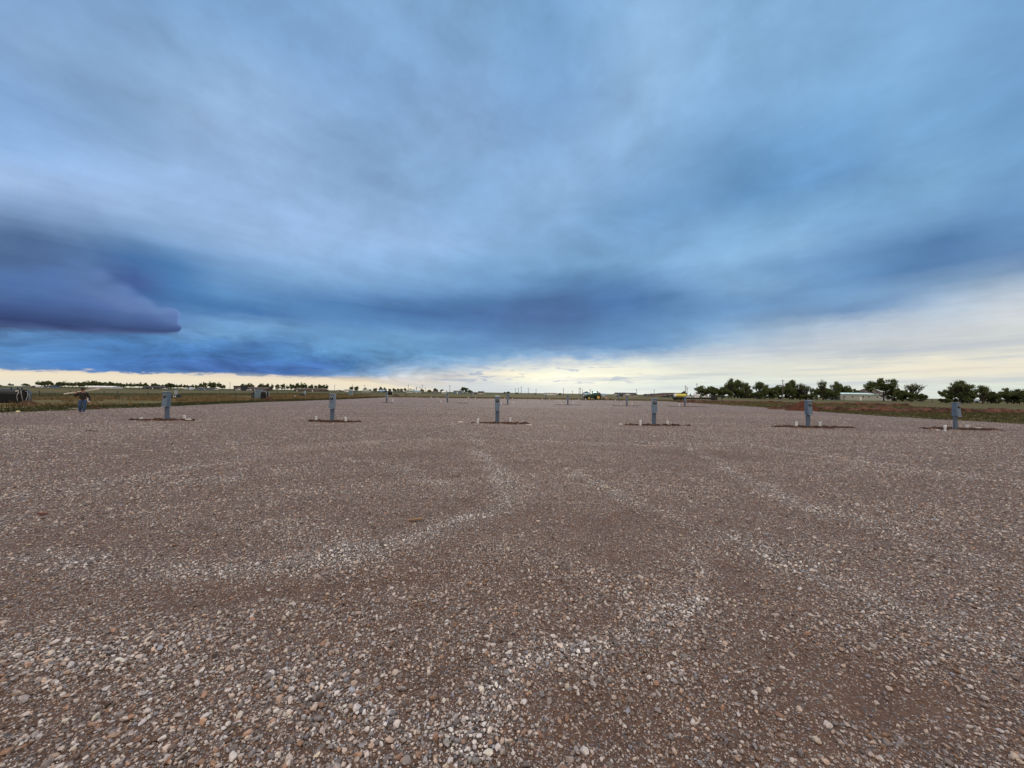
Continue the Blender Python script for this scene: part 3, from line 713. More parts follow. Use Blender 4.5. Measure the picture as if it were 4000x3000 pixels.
for a, b, py in [(2162,2272,1582),(1960,1990,1580),(2390,2500,1586),(2612,2752,1589),(1975,2016,1560),(2104,2162,1563),(2270,2320,1564),(2398,2436,1567),(1480,1540,1574),(1780,1805,1575),(1790,1830,1576)]:
    patch(G(a, py)[0], G(b, py)[0], dist((a + b) / 2, py), .7, .07, None, int(a))
# white pipe stubs
def pipe(px, py, hpx, lab, tilt=0, r=.056, bulb=False):
    x, y = G(px, py); h = hpx * y / F
    k = MB()
    if bulb: k.lathe([(r * .8, -.05), (r * .8, h * .45), (r * 1.05, h * .55), (r * 1.15, h * .85), (r * .9, h * .98), (r * .4, h)], n=16)
    else:
        k.lathe([(r, -.05), (r, h - .07), (r * 1.13, h - .07), (r * 1.13, h), (r * .95, h), (r * .93, h - .03)], n=16)
    o = k.build('pipe_stub', PVC, smooth=False); o.location = (x, y, .03); o.rotation_euler = (0, R(tilt), 0)
    return tag(o, lab, 'pipe', 'white pipe stubs beside the pedestals')
ORD = ['first', 'second', 'third', 'fourth', 'fifth', 'sixth']
pn = [(552,1644,11,0,0,0),(720,1643,20,0,0,0),(1235,1648,21,1,0,0),(1351,1650,20,1,-6,0),(1867,1657,21,2,0,0),(1994,1652,18,2,-4,0),(2502,1665,23,3,0,0),(2608,1660,15,3,0,0),(3111,1672,23,4,0,0),(3204,1669,20,4,0,0),(3692,1687,24,5,0,1),(3778,1679,18,5,0,0)]
for j, (px, py, h_, i, tl, bl) in enumerate(pn):
    side = 'left' if j % 2 == 0 else 'right'
    pipe(px, py, h_, f'white pipe stub {side} of the {ORD[i]} near-row pedestal from the left', tl, .056, bl)
for px, py, s_, i in [(1534,1571,'right',0),(1723,1573,'left',1),(1959,1580,'left',2),(2006,1579,'right',2),(2193,1581,'left',3),(2239,1581,'right',3),(2427,1585,'left',4),(2470,1584,'right',4),(2653,1588,'left',5)]:
    pipe(px, py, 10, f'short white pipe stub {s_} of the {ORD[i]} middle-row pedestal from the left', r=.07)
for px, py, s_, i in [(1683,1555,'left',0),(1710,1556,'right',0),(1829,1556,'left',1),(1858,1557,'right',1),(1972,1559,'left',2),(2003,1560,'right',2),(2119,1562,'left',3),(2146,1561,'right',3),(2261,1563,'left',4),(2288,1562,'right',4),(2404,1566,'left',5)]:
    pipe(px, py, 5, f'tiny white pipe stub {s_} of the {ORD[i]} far-row pedestal from the left', r=.09)

# ------------------------------------------------------------ small litter
WOOD = mat('weathered_wood', (.20, .13, .075), .8, var=.2, scale=20, dirt=(.10, .065, .04))
WHITE = mat('white_plastic', (.70, .72, .70), .5, var=.05)
x, y = G(1621, 2046)
k = MB(); k.prism([(-.098, -.020), (-.085, -.029), (.075, -.020), (.098, .0), (.090, .024), (-.040, .026), (-.092, .010)], .0, .020)
o = k.build('wood_scrap', WOOD, bevel=.003); o.location = (x, y, .05); o.rotation_euler = (.05, -.06, R(12)); tag(o, 'pointed brown wood offcut lying on the pale gravel ridge', 'wood scrap')
x, y = G(165, 2023)
k = MB(); k.prism([(-.06, -.015), (.02, -.022), (.07, -.012), (.06, .016), (-.045, .018)], 0, .016)
o = k.build('brick_shard', mat('rust_brick', (.13, .042, .024), .9, var=.3, dirt=(.09, .05, .035))); o.location = (x, y, .05); tag(o, 'rust-red brick shard on the gravel near the left edge', 'brick')
def stick(px, py, lpx, m_, name, lab, cat, r=.03, rz=0, square=False, dz=.055):
    x, y = G(px, py); L_ = lpx * y / F
    k = MB()
    if square: k.box(-L_ / 2, L_ / 2, -.07, .07, 0, .04)
    else: k.tube([(-L_ / 2, 0, 0), (0, 0, .01), (L_ / 2, 0, 0)], r, 10)
    o = k.build(name, m_); o.location = (x, y, dz); o.rotation_euler = (0, 0, R(rz)); return tag(o, lab, cat)
stick(1799, 1653, 18, WHITE, 'pipe_offcut', 'short white pipe offcut lying left of the square-on pedestal', 'pipe', .03, 4)
stick(2068, 1664, 20, WHITE, 'pipe_offcut', 'thin white offcut at the right end of the centre soil strip', 'pipe', .02, -6)
stick(2425, 1661, 12, WHITE, 'pipe_offcut', 'white offcut at the left end of the fourth soil strip', 'pipe', .03, 10)
stick(735, 1647, 22, WHITE, 'pipe_offcut', 'white pipe offcut in the soil right of the first pedestal', 'pipe', .025, 2, dz=.12)
stick(3815, 1679, 38, WHITE, 'pipe_length', 'white pipe lying beside the furthest right pedestal', 'pipe', .03, -4, dz=.09)
stick(3664, 1684, 14, WHITE, 'pipe_offcut', 'small white sliver left of the furthest right pedestal', 'pipe', .02, -4)
PLANK = mat('bleached_plank', (.42, .39, .34), .8, var=.15, scale=10)
stick(286, 1600, 42, PLANK, 'plank', 'bleached plank on the lot edge behind the walking man', 'plank', rz=-6, square=True, dz=.07)
stick(256, 1594.5, 16, WHITE, 'pipe_length', 'white pipe lying in the grass left of the man', 'pipe', .03, 0, dz=.1)
x, y = G(70, 1613); k = MB(); k.ball((0, 0, .05), (.12, .09, .07), 12, 7); o = k.build('feed_sack', mat('pale_yellow_sack', (.62, .58, .30), .7, bump=.5), smooth=True); o.location = (x, y, .03)
tag(o, 'crumpled pale yellow sack on the lot edge below the black tank', 'sack')
x, y = G(355, 1690)
k = MB(); k.tube([(-.16, -.03, 0), (-.08, .04, .02), (.0, .03, .025), (.07, -.02, .02), (.16, -.03, 0)], .016, 8)
o = k.build('rubber_strap', mat('black_rubber', (.012, .012, .013), .7), smooth=True); o.location = (x, y, .055); tag(o, 'curled black rubber strap on gravel left of the first pedestal', 'strap')

# ------------------------------------------------------------ person carrying a board
SKIN = mat('skin', (.30, .145, .10), .55, var=.08, scale=20)
JKT = mat('dark_brown_jacket', (.018, .013, .012), .85, var=.35, scale=6, bump=.6)
JEAN = mat('blue_jeans', (.022, .055, .125), .85, var=.28, scale=7, bump=.4)
BOOT = mat('tan_work_boots', (.20, .17, .15), .8, var=.2)
CAP = mat('black_cap', (.012, .012, .014), .8, var=.2)
HAIR = mat('dark_hair', (.02, .014, .010), .9)
def skin_mesh(name, verts, edges, radii, m_, root=0, parent=None, sub=1):
    me = bpy.data.meshes.new(name); me.from_pydata(verts, edges, []); me.update(); me.materials.append(m_)
    o = bpy.data.objects.new(name, me); COL.objects.link(o)
    md = o.modifiers.new('Skin', 'SKIN'); md.use_smooth_shade = True
    if not me.skin_vertices: me.skin_vertices.new() if hasattr(me.skin_vertices, 'new') else None
    for i, r_ in enumerate(radii):
        sv = me.skin_vertices[0].data[i]; sv.radius = r_ if hasattr(r_, '__len__') else (r_, r_); sv.use_root = (i == root)
    if sub: s_ = o.modifiers.new('Sub', 'SUBSURF'); s_.levels = sub; s_.render_levels = sub
    dg = bpy.context.evaluated_depsgraph_get(); nm = bpy.data.meshes.new_from_object(o.evaluated_get(dg))
    nm.name = name; nm.polygons.foreach_set('use_smooth', [True] * len(nm.polygons))
    if not nm.materials: nm.materials.append(m_)
    o.modifiers.clear(); o.data = nm
    if parent: o.parent = parent
    return o
def graph(chains):
    vs, es, rs, ids = [], [], [], {}
    for ch in chains:
        prev_ = None
        for it in ch:
            if isinstance(it, str): i = ids[it]
            else:
                nm, p, r_ = it; i = len(vs); vs.append(p); rs.append(r_)
                if nm: ids[nm] = i
            if prev_ is not None: es.append((prev_, i))
            prev_ = i
    return vs, es, rs
px_, py_ = 321, 1617
x, y = G(px_, py_)
man = thing('person', 'man in dark cap, brown jacket and jeans walking with a board on his shoulder', 'person', (x, y, .03), R(44))
S_ = 1.0
# viewer's left = -x ; he faces -y (towards the camera)
hand = lambda cx, cy, cz, dx_, dz_, nm: [[nm, ('', (cx + dx_ * .035 + o_, cy - .005, cz + dz_ * .05), .011), ('', (cx + dx_ * .05 + o_ * 1.1, cy - .02, cz + dz_ * (.05 + l_ * .55)), .009), ('', (cx + dx_ * .05 + o_ * 1.1, cy - .045, cz + dz_ * (.05 + l_)), .008)] for o_, l_ in ((-.030, .065), (-.010, .078), (.010, .074), (.028, .058))]
chains = [
 [('pelvis', (0, .0, .86), (.125, .10)), ('waist', (0, -.01, 1.00), (.135, .115)), ('chest', (0, -.02, 1.18), (.150, .115)), ('neckb', (0, -.01, 1.33), (.085, .075)), ('neck', (-.005, -.02, 1.405), .055), ('jaw', (-.01, -.045, 1.465), (.065, .068)), ('head', (-.01, -.035, 1.53), (.078, .090)), ('crown', (-.01, -.025, 1.60), (.066, .075))],
 ['pelvis', ('', (-.10, 0, .80), .095), ('', (-.115, -.05, .47), .065), ('', (-.095, .06, .13), .045), ('', (-.095, .05, .055), .04), ('', (-.105, -.09, .035), .035)],
 ['pelvis', ('', (.10, 0, .80), .095), ('', (.10, -.10, .48), .065), ('', (.07, -.10, .14), .045), ('', (.07, -.11, .055), .04), ('', (.08, -.25, .035), .035)],
 ['neckb', ('', (-.175, 0, 1.285), .068), ('', (-.33, -.03, 1.11), .050), ('', (-.295, -.15, 1.25), .038), ('hl', (-.275, -.15, 1.335), (.026, .036))],
 ['neckb', ('', (.175, 0, 1.285), .068), ('', (.27, .02, 1.03), .052), ('', (.315, -.06, .82), .036), ('hr', (.325, -.085, .745), (.024, .036))],
 ['hr', ('', (.352, -.115, .72), .010), ('', (.350, -.135, .69), .009)],
 ['hl', ('', (-.235, -.165, 1.355), .010), ('', (-.205, -.160, 1.372), .009)],
 ['jaw', ('', (-.01, -.122, 1.505), .012)],   # nose
] + hand(.325, -.085, .745, .0, -1, 'hr') + hand(-.275, -.15, 1.335, .0, 1, 'hl')
v_, e_, r_ = graph(chains)
body = skin_mesh('body', v_, e_, r_, SKIN, 0, man)
jk = graph([
 [('hem', (0, 0, .79), (.158, .130)), ('', (0, 0, .90), (.160, .134)), ('waist', (0, -.01, 1.00), (.165, .140)), ('chest', (0, -.02, 1.18), (.178, .138)), ('neckb', (0, -.01, 1.315), (.110, .095)), ('col', (-.003, -.015, 1.385), (.070, .068))],
 ['neckb', ('', (-.185, 0, 1.29), .086), ('', (-.335, -.03, 1.11), .070), ('', (-.298, -.14, 1.235), .055), ('', (-.290, -.145, 1.285), .048)],
 ['neckb', ('', (.185, 0, 1.29), .086), ('', (.275, .02, 1.03), .072), ('', (.312, -.05, .85), .053), ('', (.318, -.07, .80), .047)]])
jacket = skin_mesh('jacket', *jk, JKT, 0, man)
jn = graph([
 [('pelvis', (0, 0, .87), (.150, .122)), ('', (0, 0, 1.02), (.140, .115))],
 ['pelvis', ('', (-.098, 0, .78), .112), ('', (-.115, -.05, .47), .085), ('', (-.095, .055, .15), .070), ('', (-.095, .055, .075), .072)],
 ['pelvis', ('', (.098, 0, .78), .112), ('', (.10, -.10, .48), .085), ('', (.07, -.10, .16), .070), ('', (.07, -.105, .08), .072)]])
jeans = skin_mesh('jeans', *jn, JEAN, 0, man)
for sx_, yy in ((-.095, .03), (.07, -.13)):
    k = MB(); k.prism([(yy - .17, .0), (yy + .10, .0), (yy + .10, .10), (yy - .02, .115), (yy - .10, .07), (yy - .17, .05)], sx_ - .05, sx_ + .05, 'x'); k.build('boot', BOOT, man, bevel=.012)
k = MB(); k.lathe([(.094, 1.555), (.098, 1.60), (.088, 1.645), (.055, 1.672), (.01, 1.68)], 'z', (-.01, -.03, 0), 20)
k.prism([(-.085, -.08), (.065, -.08), (.05, -.175), (.0, -.20), (-.07, -.175)], 1.560, 1.572)
k.build('cap', CAP, man, smooth=True)
k = MB(); k.ball((-.01, .0, 1.52), (.084, .085, .075), 14, 8); k.build('hair', HAIR, man, smooth=True)
k = MB()
for e_x in (-.042, .022): k.ball((e_x, -.117, 1.528), (.012, .008, .007), 8, 5)
k.build('eyes', BLK, man, smooth=True)
k = MB(); k.box(-.035, .015, -.122, -.112, 1.462, 1.469); k.build('mouth', mat('lips', (.16, .06, .05), .6), man)
k = MB()
for e_x in (-.095, .075): k.ball((e_x, -.03, 1.52), (.012, .022, .032), 8, 5)
k.build('ears', SKIN, man, smooth=True)
# the board: from the viewer's lower left to the upper right behind his head
MM = Matrix.Translation((x, y, .03)) @ Matrix.Rotation(R(44), 4, 'Z')
k = MB(); k.M = Matrix.Rotation(R(-13.0), 4, 'Y'); k.box(-.80, .76, -.045, .045, -.035, .035)
bd = k.build('board', mat('primed_board', (.56, .54, .47), .7, var=.1, scale=4), bevel=.004)
bd.matrix_world = MM @ Matrix.Translation((-.03, .07, 1.43)) @ Matrix.Rotation(R(6), 4, 'Z'); tag(bd, 'long off-white board carried across the walking man\'s shoulder', 'board')
k = MB(); k.tube([(0, 0, .13), (0, 0, .02), (.01, -.0, -.03), (.05, 0, -.055), (.09, 0, -.058)], .026, 12); k.lathe([(.034, .10), (.034, .15), (.029, .15)], n=14)
el_ = k.build('pipe_elbow', PVC, smooth=True); el_.matrix_world = MM @ Matrix.Translation((.225, -.08, .83)); tag(el_, 'white pipe elbow held at the walking man\'s hip', 'pipe')

# ------------------------------------------------------------ dirt berms and mounds
def berm(name, path, hgt, wid, seed, m_, label, cat='dirt pile', lump=1.0, group=None):
    path = [Vector((a, b, 0)) for a, b in path]
    seg = [(path[i + 1] - path[i]).length for i in range(len(path) - 1)]; T = sum(seg)
    n = int(T / .25) + 8; k = 22; xs_ = np.zeros((n, k)); ys_ = np.zeros((n, k)); zs_ = np.zeros((n, k))
    for i in range(n):
        t = T * i / (n - 1); j = 0; tt = t
        while j < len(seg) - 1 and tt > seg[j]: tt -= seg[j]; j += 1
        d = (path[j + 1] - path[j]).normalized(); p = path[j] + d * min(tt, seg[j]); nrm = Vector((-d.y, d.x, 0))
        endf = min(1, math.sin(math.pi * min(max(t / T, 0), 1)) * T / 3.0)
        ww = wid * (.6 + .8 * float(fbm(t * .35, 0, 3, seed))) * max(endf, .05) ** .5
        hh = hgt * (.25 + 1.5 * float(fbm(t * .45 * lump, 5, 3, seed + 1)) ** 1.3) * endf
        for c_ in range(k):
            v = -1 + 2 * c_ / (k - 1)
            xx = p.x + nrm.x * v * ww; yy = p.y + nrm.y * v * ww
            prof = max(0, 1 - abs(v) ** 1.4)
            xs_[i, c_] = xx; ys_[i, c_] = yy
            zs_[i, c_] = hh * prof * (.7 + .6 * float(fbm(xx * 1.3, yy * 1.3, 4, seed + 2))) + (.05 + .25 * float(fbm(xx * 2.6, yy * 2.6, 3, seed + 5)) * hgt) * min(1, prof * 3) - (.12 if prof < .02 else 0)
    o = gridmesh(name, xs_, ys_, zs_, m_)
    return tag(o, label, cat, group)
berm('dirt_berm', [(40.5, 58.5), (43.5, 51), (48, 48.5), (57, 49.2), (70, 50.4), (88, 51)], .46, .9, 3, RED, 'long low red soil berm nearest the right side of the lot', lump=1.4)
berm('dirt_berm', [(39.5, 92), (50, 95), (64, 97.5), (72, 90), (79, 84), (86, 83)], .46, 1.2, 21, RED, 'further red soil berm running below the gooseneck trailer', lump=1.5)
def mound(px, py, wpx, hpx, m_, label, seed=0, depth=.6, name='dirt_mound', skew=0.0):
    x, y = G(px, py); w_ = wpx * y / F / 2; h_ = hpx * y / F; n = 40
    u_, v_ = np.meshgrid(np.linspace(-1, 1, n), np.linspace(-1, 1, n))
    r_ = np.hypot(u_, v_); ang = np.arctan2(v_, u_); r_ = np.maximum(abs(u_), abs(v_)); uu, vv = np.cos(ang) * r_, np.sin(ang) * r_
    edge_ = 1 + .35 * (fbm(np.cos(ang) * 1.5 + 5, np.sin(ang) * 1.5 + 5, 3, seed) - .5)
    zz_ = h_ * np.clip(1 - r_ ** 1.3, 0, 1) * (.75 + .5 * fbm(uu * 2.5 + 9, vv * 2.5, 4, seed + 2)) + .12 * np.clip(1 - r_, 0, 1) ** .3 * fbm(uu * 9, vv * 9, 3, seed + 4) - .08 * (r_ > .97)
    o = gridmesh(name, x + (uu * edge_ + skew * zz_ / max(h_, .01)) * w_, y + depth * w_ + vv * edge_ * w_ * depth, zz_, m_)
    return tag(o, label, 'dirt pile')
mound(3165, 1607, 135, 37, mat('dark_red_soil', (.075, .030, .018), .95, var=.3, scale=2, bump=.8, spec=.1), 'tall dark red soil mound behind the fifth near-row pedestal', 5, .6, skew=.2)
mound(3040, 1600, 60, 9, RED, 'low red soil heap left of the tall mound', 6)
mound(75, 1592, 170, 22, BROWN, 'dark brown soil heap in front of the big black tank', 7, .35)
mound(1046, 1568, 55, 17, BROWN, 'brown soil heap against the small black tank', 8, .5, skew=-.3)
mound(355, 1598, 60, 8, BROWN, 'low brown soil heap right of the walking man', 9, .5)
mound(1545, 1546, 32, 6, BROWN, 'low soil heap beside the far black tank', 12, .5)
mound(1585, 1545, 20, 4, BROWN, 'smallest soil heap right of the far black tank', 13, .5)
mound(1395, 1551, 40, 4, BROWN, 'flat soil heap beside the slim far cabinet', 14, .5)

# ------------------------------------------------------------ tanks
TANK = mat('black_poly_tank', (.0032, .0045, .0065), .40, var=.2, scale=1.2, spec=.28)
def tank(name, L_, D_, Hh, label, loc, rz=0, hoses=True, pegs=(.35, .6, .75)):
    t = thing(name, label, 'tank', loc, rz)
    k = MB(); prof = []
    # rounded-box shell from stacked superellipse rings, with moulded ribs
    rings = [(.0, .90), (.03, .97), (.12, 1.0), (.66, .99), (.72, .975), (.80, .93), (.88, .82), (.94, .66), (.985, .42), (1.0, .12)]
    n = 48; vs = []
    for z_, s_ in rings:
        for i in range(n):
            a = 2 * math.pi * i / n; ca, sa = math.cos(a), math.sin(a)
            rib = 1 + (.018 if (i % 6 in (0, 1) and .05 < z_ < .7) else 0)
            vs.append((math.copysign(abs(ca) ** .45, ca) * L_ / 2 * (1 - (1 - s_) * .75) * rib, math.copysign(abs(sa) ** .45, sa) * D_ / 2 * s_ * rib, z_ * Hh))
    k.add(vs, [(i * n + j, i * n + (j + 1) % n, (i + 1) * n + (j + 1) % n, (i + 1) * n + j) for i in range(len(rings) - 1) for j in range(n)] + [tuple((len(rings) - 1) * n + j for j in range(n))])
    k.build('shell', TANK, t, smooth=False)
    for f_ in pegs:
        k = MB(); xx = L_ * (f_ - .5); k.lathe([(.045, Hh * .93), (.045, Hh + .10), (.06, Hh + .10), (.06, Hh + .16), (.03, Hh + .17)], 'z', (xx, 0, 0), 12); k.build('vent_pipe', TANK, t)
    return t
D1 = 38.6; x1 = gx(45, D1); Ln = 2.55
bt = tank('water_tank', Ln, 1.9, 1.42, 'large black plastic tank with white hoses at the left edge', (x1, D1, -.0), R(46), pegs=(.50, .66, .76))
for pts in ([(1.30, -1.02, 1.08), (1.18, -1.03, .7), (1.22, -1.05, .3), (1.26, -1.06, .12)], [(1.42, -1.0, 1.22), (1.44, -1.02, .9), (1.52, -1.04, .45), (1.58, -1.05, .15)], [(1.68, -.98, 1.15), (1.84, -1.0, 1.10), (1.86, -1.03, .75), (1.78, -1.04, .3), (1.72, -1.06, .15)]):
    k = MB(); k.tube([(a - .72, b, c_ + .08) for a, b, c_ in pts], .019, 8); k.build('hose', mat('white_hose', (.36, .38, .39), .5), bt, smooth=True)
k = MB(); k.box(.34, .56, -.97, -.90, 1.20, 1.29); k.build('fitting', WHITE, bt)
k = MB(); k.box(.30, 1.08, -.86, .5, 1.02, 1.37); k.build('pump_cover', TANK, bt, bevel=.06)
D2 = 61; x2 = gx(1031, D2)
sm_t = tank('water_tank', 1.05, .9, 1.35, 'small black tank standing against the grey cabinets', (x2, D2 + .3, .15), 0, pegs=())
k = MB(); k.tube([(-.42, -.47, 1.2), (.0, -.5, 1.32), (.42, -.48, 1.25), (.52, -.46, .9), (.53, -.46, .2)], .03, 8); k.build('hose', mat('white_hose', (.5, .5, .5)), sm_t, smooth=True)
D3 = 172; x3 = gx(1523, D3)
tank('water_tank', 2.2, 1.6, 1.7, 'distant black tank behind the first middle-row pedestal', (x3, D3, 0), 0, pegs=(.2,))

# ------------------------------------------------------------ cabinets by the left edge
BLU = mat('blue_grey_cabinet', (.115, .185, .235), .45, var=.08, scale=2)
GRN = mat('dark_green_transformer', (.010, .022, .020), .4, var=.15, scale=2)
POST = mat('dark_post', (.03, .028, .025), .8)
def cabinet(px, py, wpx, hpx, label, doors=1, m_=BLU, name='electrical_cabinet', dep=.5, legs=True, cat='electrical cabinet'):
    x, y = G(px, py); w_ = wpx * y / F; h_ = hpx * y / F
    t = thing(name, label, cat, (x, y + dep / 2, .0))
    z0 = .12 if legs else .04
    k = MB(); k.box(-w_ / 2, w_ / 2, -dep / 2, dep / 2, z0, h_, .02); k.build('housing', m_, t)
    k = MB(); k.prism([(-dep / 2 - .05, h_), (dep / 2 + .04, h_ + .003), (dep / 2 + .04, h_ + .07), (-dep / 2 - .05, h_ + .03)], -w_ / 2 - .03, w_ / 2 + .03, 'x'); k.build('roof', LIP if m_ is BLU else m_, t)
    for i in range(doors):
        a = -w_ / 2 + w_ * i / doors + .03; b = -w_ / 2 + w_ * (i + 1) / doors - .03
        k = MB(); k.box(a, b, -dep / 2 - .03, -dep / 2 - .003, z0 + .08, h_ - .08); d_ = k.build('door', m_, t, bevel=.006)
        k = MB(); k.box(b - .10, b - .05, -dep / 2 - .06, -dep / 2 - .032, h_ * .5, h_ * .5 + .14); k.build('handle', LIP, d_)
    if legs:
        for sx_ in (-1, 1): k = MB(); k.box(sx_ * w_ / 2 - (.08 if sx_ > 0 else 0), sx_ * w_ / 2 + (0 if sx_ > 0 else .08), -.04, .04, -.05, z0 - .002); k.build('leg', LIP, t)
    return t
cabinet(1003, 1561, 19, 37, 'wide blue-grey switch cabinet behind the black marker post', 2)
cabinet(1017, 1561.5, 9, 38, 'narrow blue-grey cabinet touching the small black tank', 1, dep=.4)
cabinet(986, 1560, 10, 26, 'low dark box at the left end of the cabinets', 1, POST, 'junction_box', .4, False, 'box')
x, y = G(990.5, 1569)
k = MB(); k.tube([(0, 0, -.1), (0, 0, 1.62)], .035, 8); k.box(-.05, .05, -.05, .05, 1.62, 1.70); o = k.build('marker_post', POST); o.location = (x, y, 0); tag(o, 'thin black marker post in front of the grey cabinets', 'post')
def transformer(px, py, wpx, hpx, label, decals=True):
    x, y = G(px, py); w_ = wpx * y / F; h_ = hpx * y / F
    t = thing('pad_transformer', label, 'transformer', (x, y + .4, 0))
    k = MB(); k.box(-w_ / 2 - .06, w_ / 2 + .06, -.5, .5, -.05, .08); k.build('pad', mat('concrete', (.3, .29, .27), .9), t)
    k = MB(); k.prism([(-.42, .083), (.42, .083), (.42, h_), (-.30, h_), (-.42, h_ * .86)], -w_ / 2, w_ / 2, 'x'); hs = k.build('housing', GRN, t, bevel=.015)
    if decals:
        k = MB(); k.box(-.02, .08, -.432, -.425, h_ * .45, h_ * .78); k.build('decal', WHITE, t)
        k = MB(); k.lathe([(.10, -.425), (.10, -.433)], 'y', (.30, 0, h_ * .64), 18); k.build('decal', WHITE, t)
    return t
transformer(677, 1562, 26, 21, 'dark green pad transformer with white decals behind the first pedestal')
transformer(1180, 1551, 15, 13.5, 'smaller dark green transformer beside a slim grey box', False)
def meter_post(px, py, wpx, boxpx, totpx, label):
    x, y = G(px, py); k_ = y / F
    t = thing('meter_post', label, 'meter box', (x, y, 0))
    k = MB(); k.box(-.05, .05, -.04, .04, -.1, (totpx - boxpx) * k_ + .1); k.build('post', LIP, t)
    k = MB(); k.box(-wpx * k_ / 2, wpx * k_ / 2, -.16, -.045, (totpx - boxpx) * k_, totpx * k_, .02); b_ = k.build('box', mat('light_grey_box', (.27, .33, .40), .5), t)
    k = MB(); k.prism([(-.19, totpx * k_ + .003), (-.03, totpx * k_ + .003), (-.03, totpx * k_ + .05)], -wpx * k_ / 2 - .02, wpx * k_ / 2 + .02, 'x'); k.build('hood', LIP, b_)
    return t
meter_post(688.5, 1559, 11, 15, 34, 'light grey meter box on a post behind the green transformer')
meter_post(1191, 1551, 6, 20, 24, 'slim pale meter box right of the smaller transformer')
cabinet(1368, 1547, 13, 20, 'slim grey-blue cabinet on legs at the field edge', 1, dep=.6)
cabinet(1150, 1552.5, 5, 6, 'tiny white valve box in the dry grass', 1, WHITE, 'valve_box', .3, False, 'valve box')
x, y = G(1223, 1559); t = thing('steel_grate_stand', 'low dark steel stand on the lot edge near the small transformer', 'stand', (x, y, 0))
k = MB(); k.box(-.34, .34, -.3, .3, .30, .37); k.build('top', POST, t)
for a in (-.28, -.1, .1, .28): k = MB(); k.box(a - .03, a + .03, -.25, -.19, -.02, .298); k.build('leg', POST, t)
x, y = G(1600, 1544); k = MB(); k.box(-.05, .05, -.05, .05, 0, 1.2); o = k.build('marker_post', POST); o.location = (x, y, 0); tag(o, 'short dark post right of the far soil heaps', 'post')

# ------------------------------------------------------------ wire fences
WOODP = mat('fence_wood', (.055, .045, .035), .9, var=.3)
def fence(posts, hgt, label, r=.05, tpost=False):
    t = thing('wire_fence', label, 'fence', (posts[0][0], posts[0][1], 0)); o0 = Vector((posts[0][0], posts[0][1], 0))
    for x, y in posts:
        k = MB()
        if tpost: k.box(-.02, .02, -.03, .03, -.2, hgt); k.box(-.03, .03, -.035, .035, hgt - .15, hgt + .02)
        else: k.tube([(0, 0, -.2), (0, 0, hgt)], r, 7)
        p = k.build('post', WOODP if not tpost else POST, t); p.location = Vector((x, y, 0)) - o0
    for z_ in (hgt * .3, hgt * .55, hgt * .78, hgt * .95):
        k = MB(); k.tube([Vector((x, y, z_)) - o0 for x, y in posts], .008, 4, False); k.build('wire', mat('fence_wire', (.16, .15, .14), .5, .5), t)
    return t
fx = [gx(p, D) for p, D in ()]
fpos = []
for yy in np.concatenate([np.arange(26, 62, 4.2), np.arange(62, 240, 5.2)]): fpos.append((-63 + .4 * math.sin(yy), float(yy)))
fence(fpos, 1.15, 'wire fence with thin posts along the left field', tpost=True)
fence([(gx(p, D), D) for p, D in ((3560, 168), (3600, 167), (3642, 165), (3674, 164), (3706, 163), (3765, 162), (3828, 161), (3890, 160), (3950, 158), (4030, 157))], 1.45, 'post and wire fence in front of the trees on the right', .09)

# ------------------------------------------------------------ grasses
def blades(n, sampler, h_med, w_, pal, lean=.35, per=5, sig=.3):
    x, y = sampler(n); n = len(x)
    X_ = np.repeat(x, per) + rng.normal(0, .05, n * per); Y_ = np.repeat(y, per) + rng.normal(0, .05, n * per)
    hh = h_med * np.exp(np.clip(sig * rng.standard_normal(n * per), -.6, .5)) * np.repeat(.5 + fbm(x * .25, y * .25, 3, 91), per)
    a = rng.uniform(0, 2 * math.pi, n * per); dx_, dy_ = np.cos(a), np.sin(a)
    z0 = np.maximum(field_h(X_, Y_), 0) - .04
    lx, ly = np.clip(rng.normal(0, lean, n * per), -.7, .7) * hh, np.clip(rng.normal(0, lean, n * per), -.7, .7) * hh
    wv = w_ * rng.uniform(.6, 1.3, n * per)
    A = np.stack([X_ - dx_ * wv, Y_ - dy_ * wv, z0], 1); B = np.stack([X_ + dx_ * wv, Y_ + dy_ * wv, z0], 1)
    C_ = np.stack([X_ + dx_ * wv * .5 + lx * .5, Y_ + dy_ * wv * .5 + ly * .5, z0 + hh * .62], 1)
    D_ = np.stack([X_ + lx, Y_ + ly, z0 + hh], 1)
    V_ = np.stack([A, B, C_, D_], 1).reshape(-1, 3)
    b = np.arange(n * per)[:, None] * 4; F_ = np.vstack([b + [0, 1, 2], b + [0, 2, 3]])
    pal = np.array(pal); c_ = pal[rng.integers(0, len(pal), n)] * np.exp(.15 * rng.standard_normal((n, 1)))
    return V_, F_, np.repeat(np.repeat(c_, per, 0), 4, 0)
def box_s(x0, x1, y0, y1, cond=None, pw=1.0):
    def f(n):
        x = rng.uniform(x0, x1, n); y = y0 + (y1 - y0) * rng.random(n) ** pw
        k = in_lot(x, y) < -.25
        if cond is not None: k &= cond(x, y)
        return x[k], y[k]
    return f
gmat = tint_mat('grass_blade', .9, .2, 30, .1)
def merge(parts):
    o = 0; Vs, Fs, Cs = [], [], []
    for v_, f_, c_ in parts: Vs.append(v_); Fs.append(f_ + o); Cs.append(c_); o += len(v_)
    return np.vstack(Vs), np.vstack(Fs), np.vstack(Cs)
DRY = [(.20, .145, .075), (.165, .120, .060), (.24, .175, .098), (.12, .09, .046), (.10, .095, .045)]
GRN_ = [(.040, .052, .022), (.060, .066, .030), (.030, .042, .020), (.085, .078, .036)]
OLV = [(.125, .108, .045), (.085, .082, .034), (.165, .130, .062), (.060, .064, .028)]
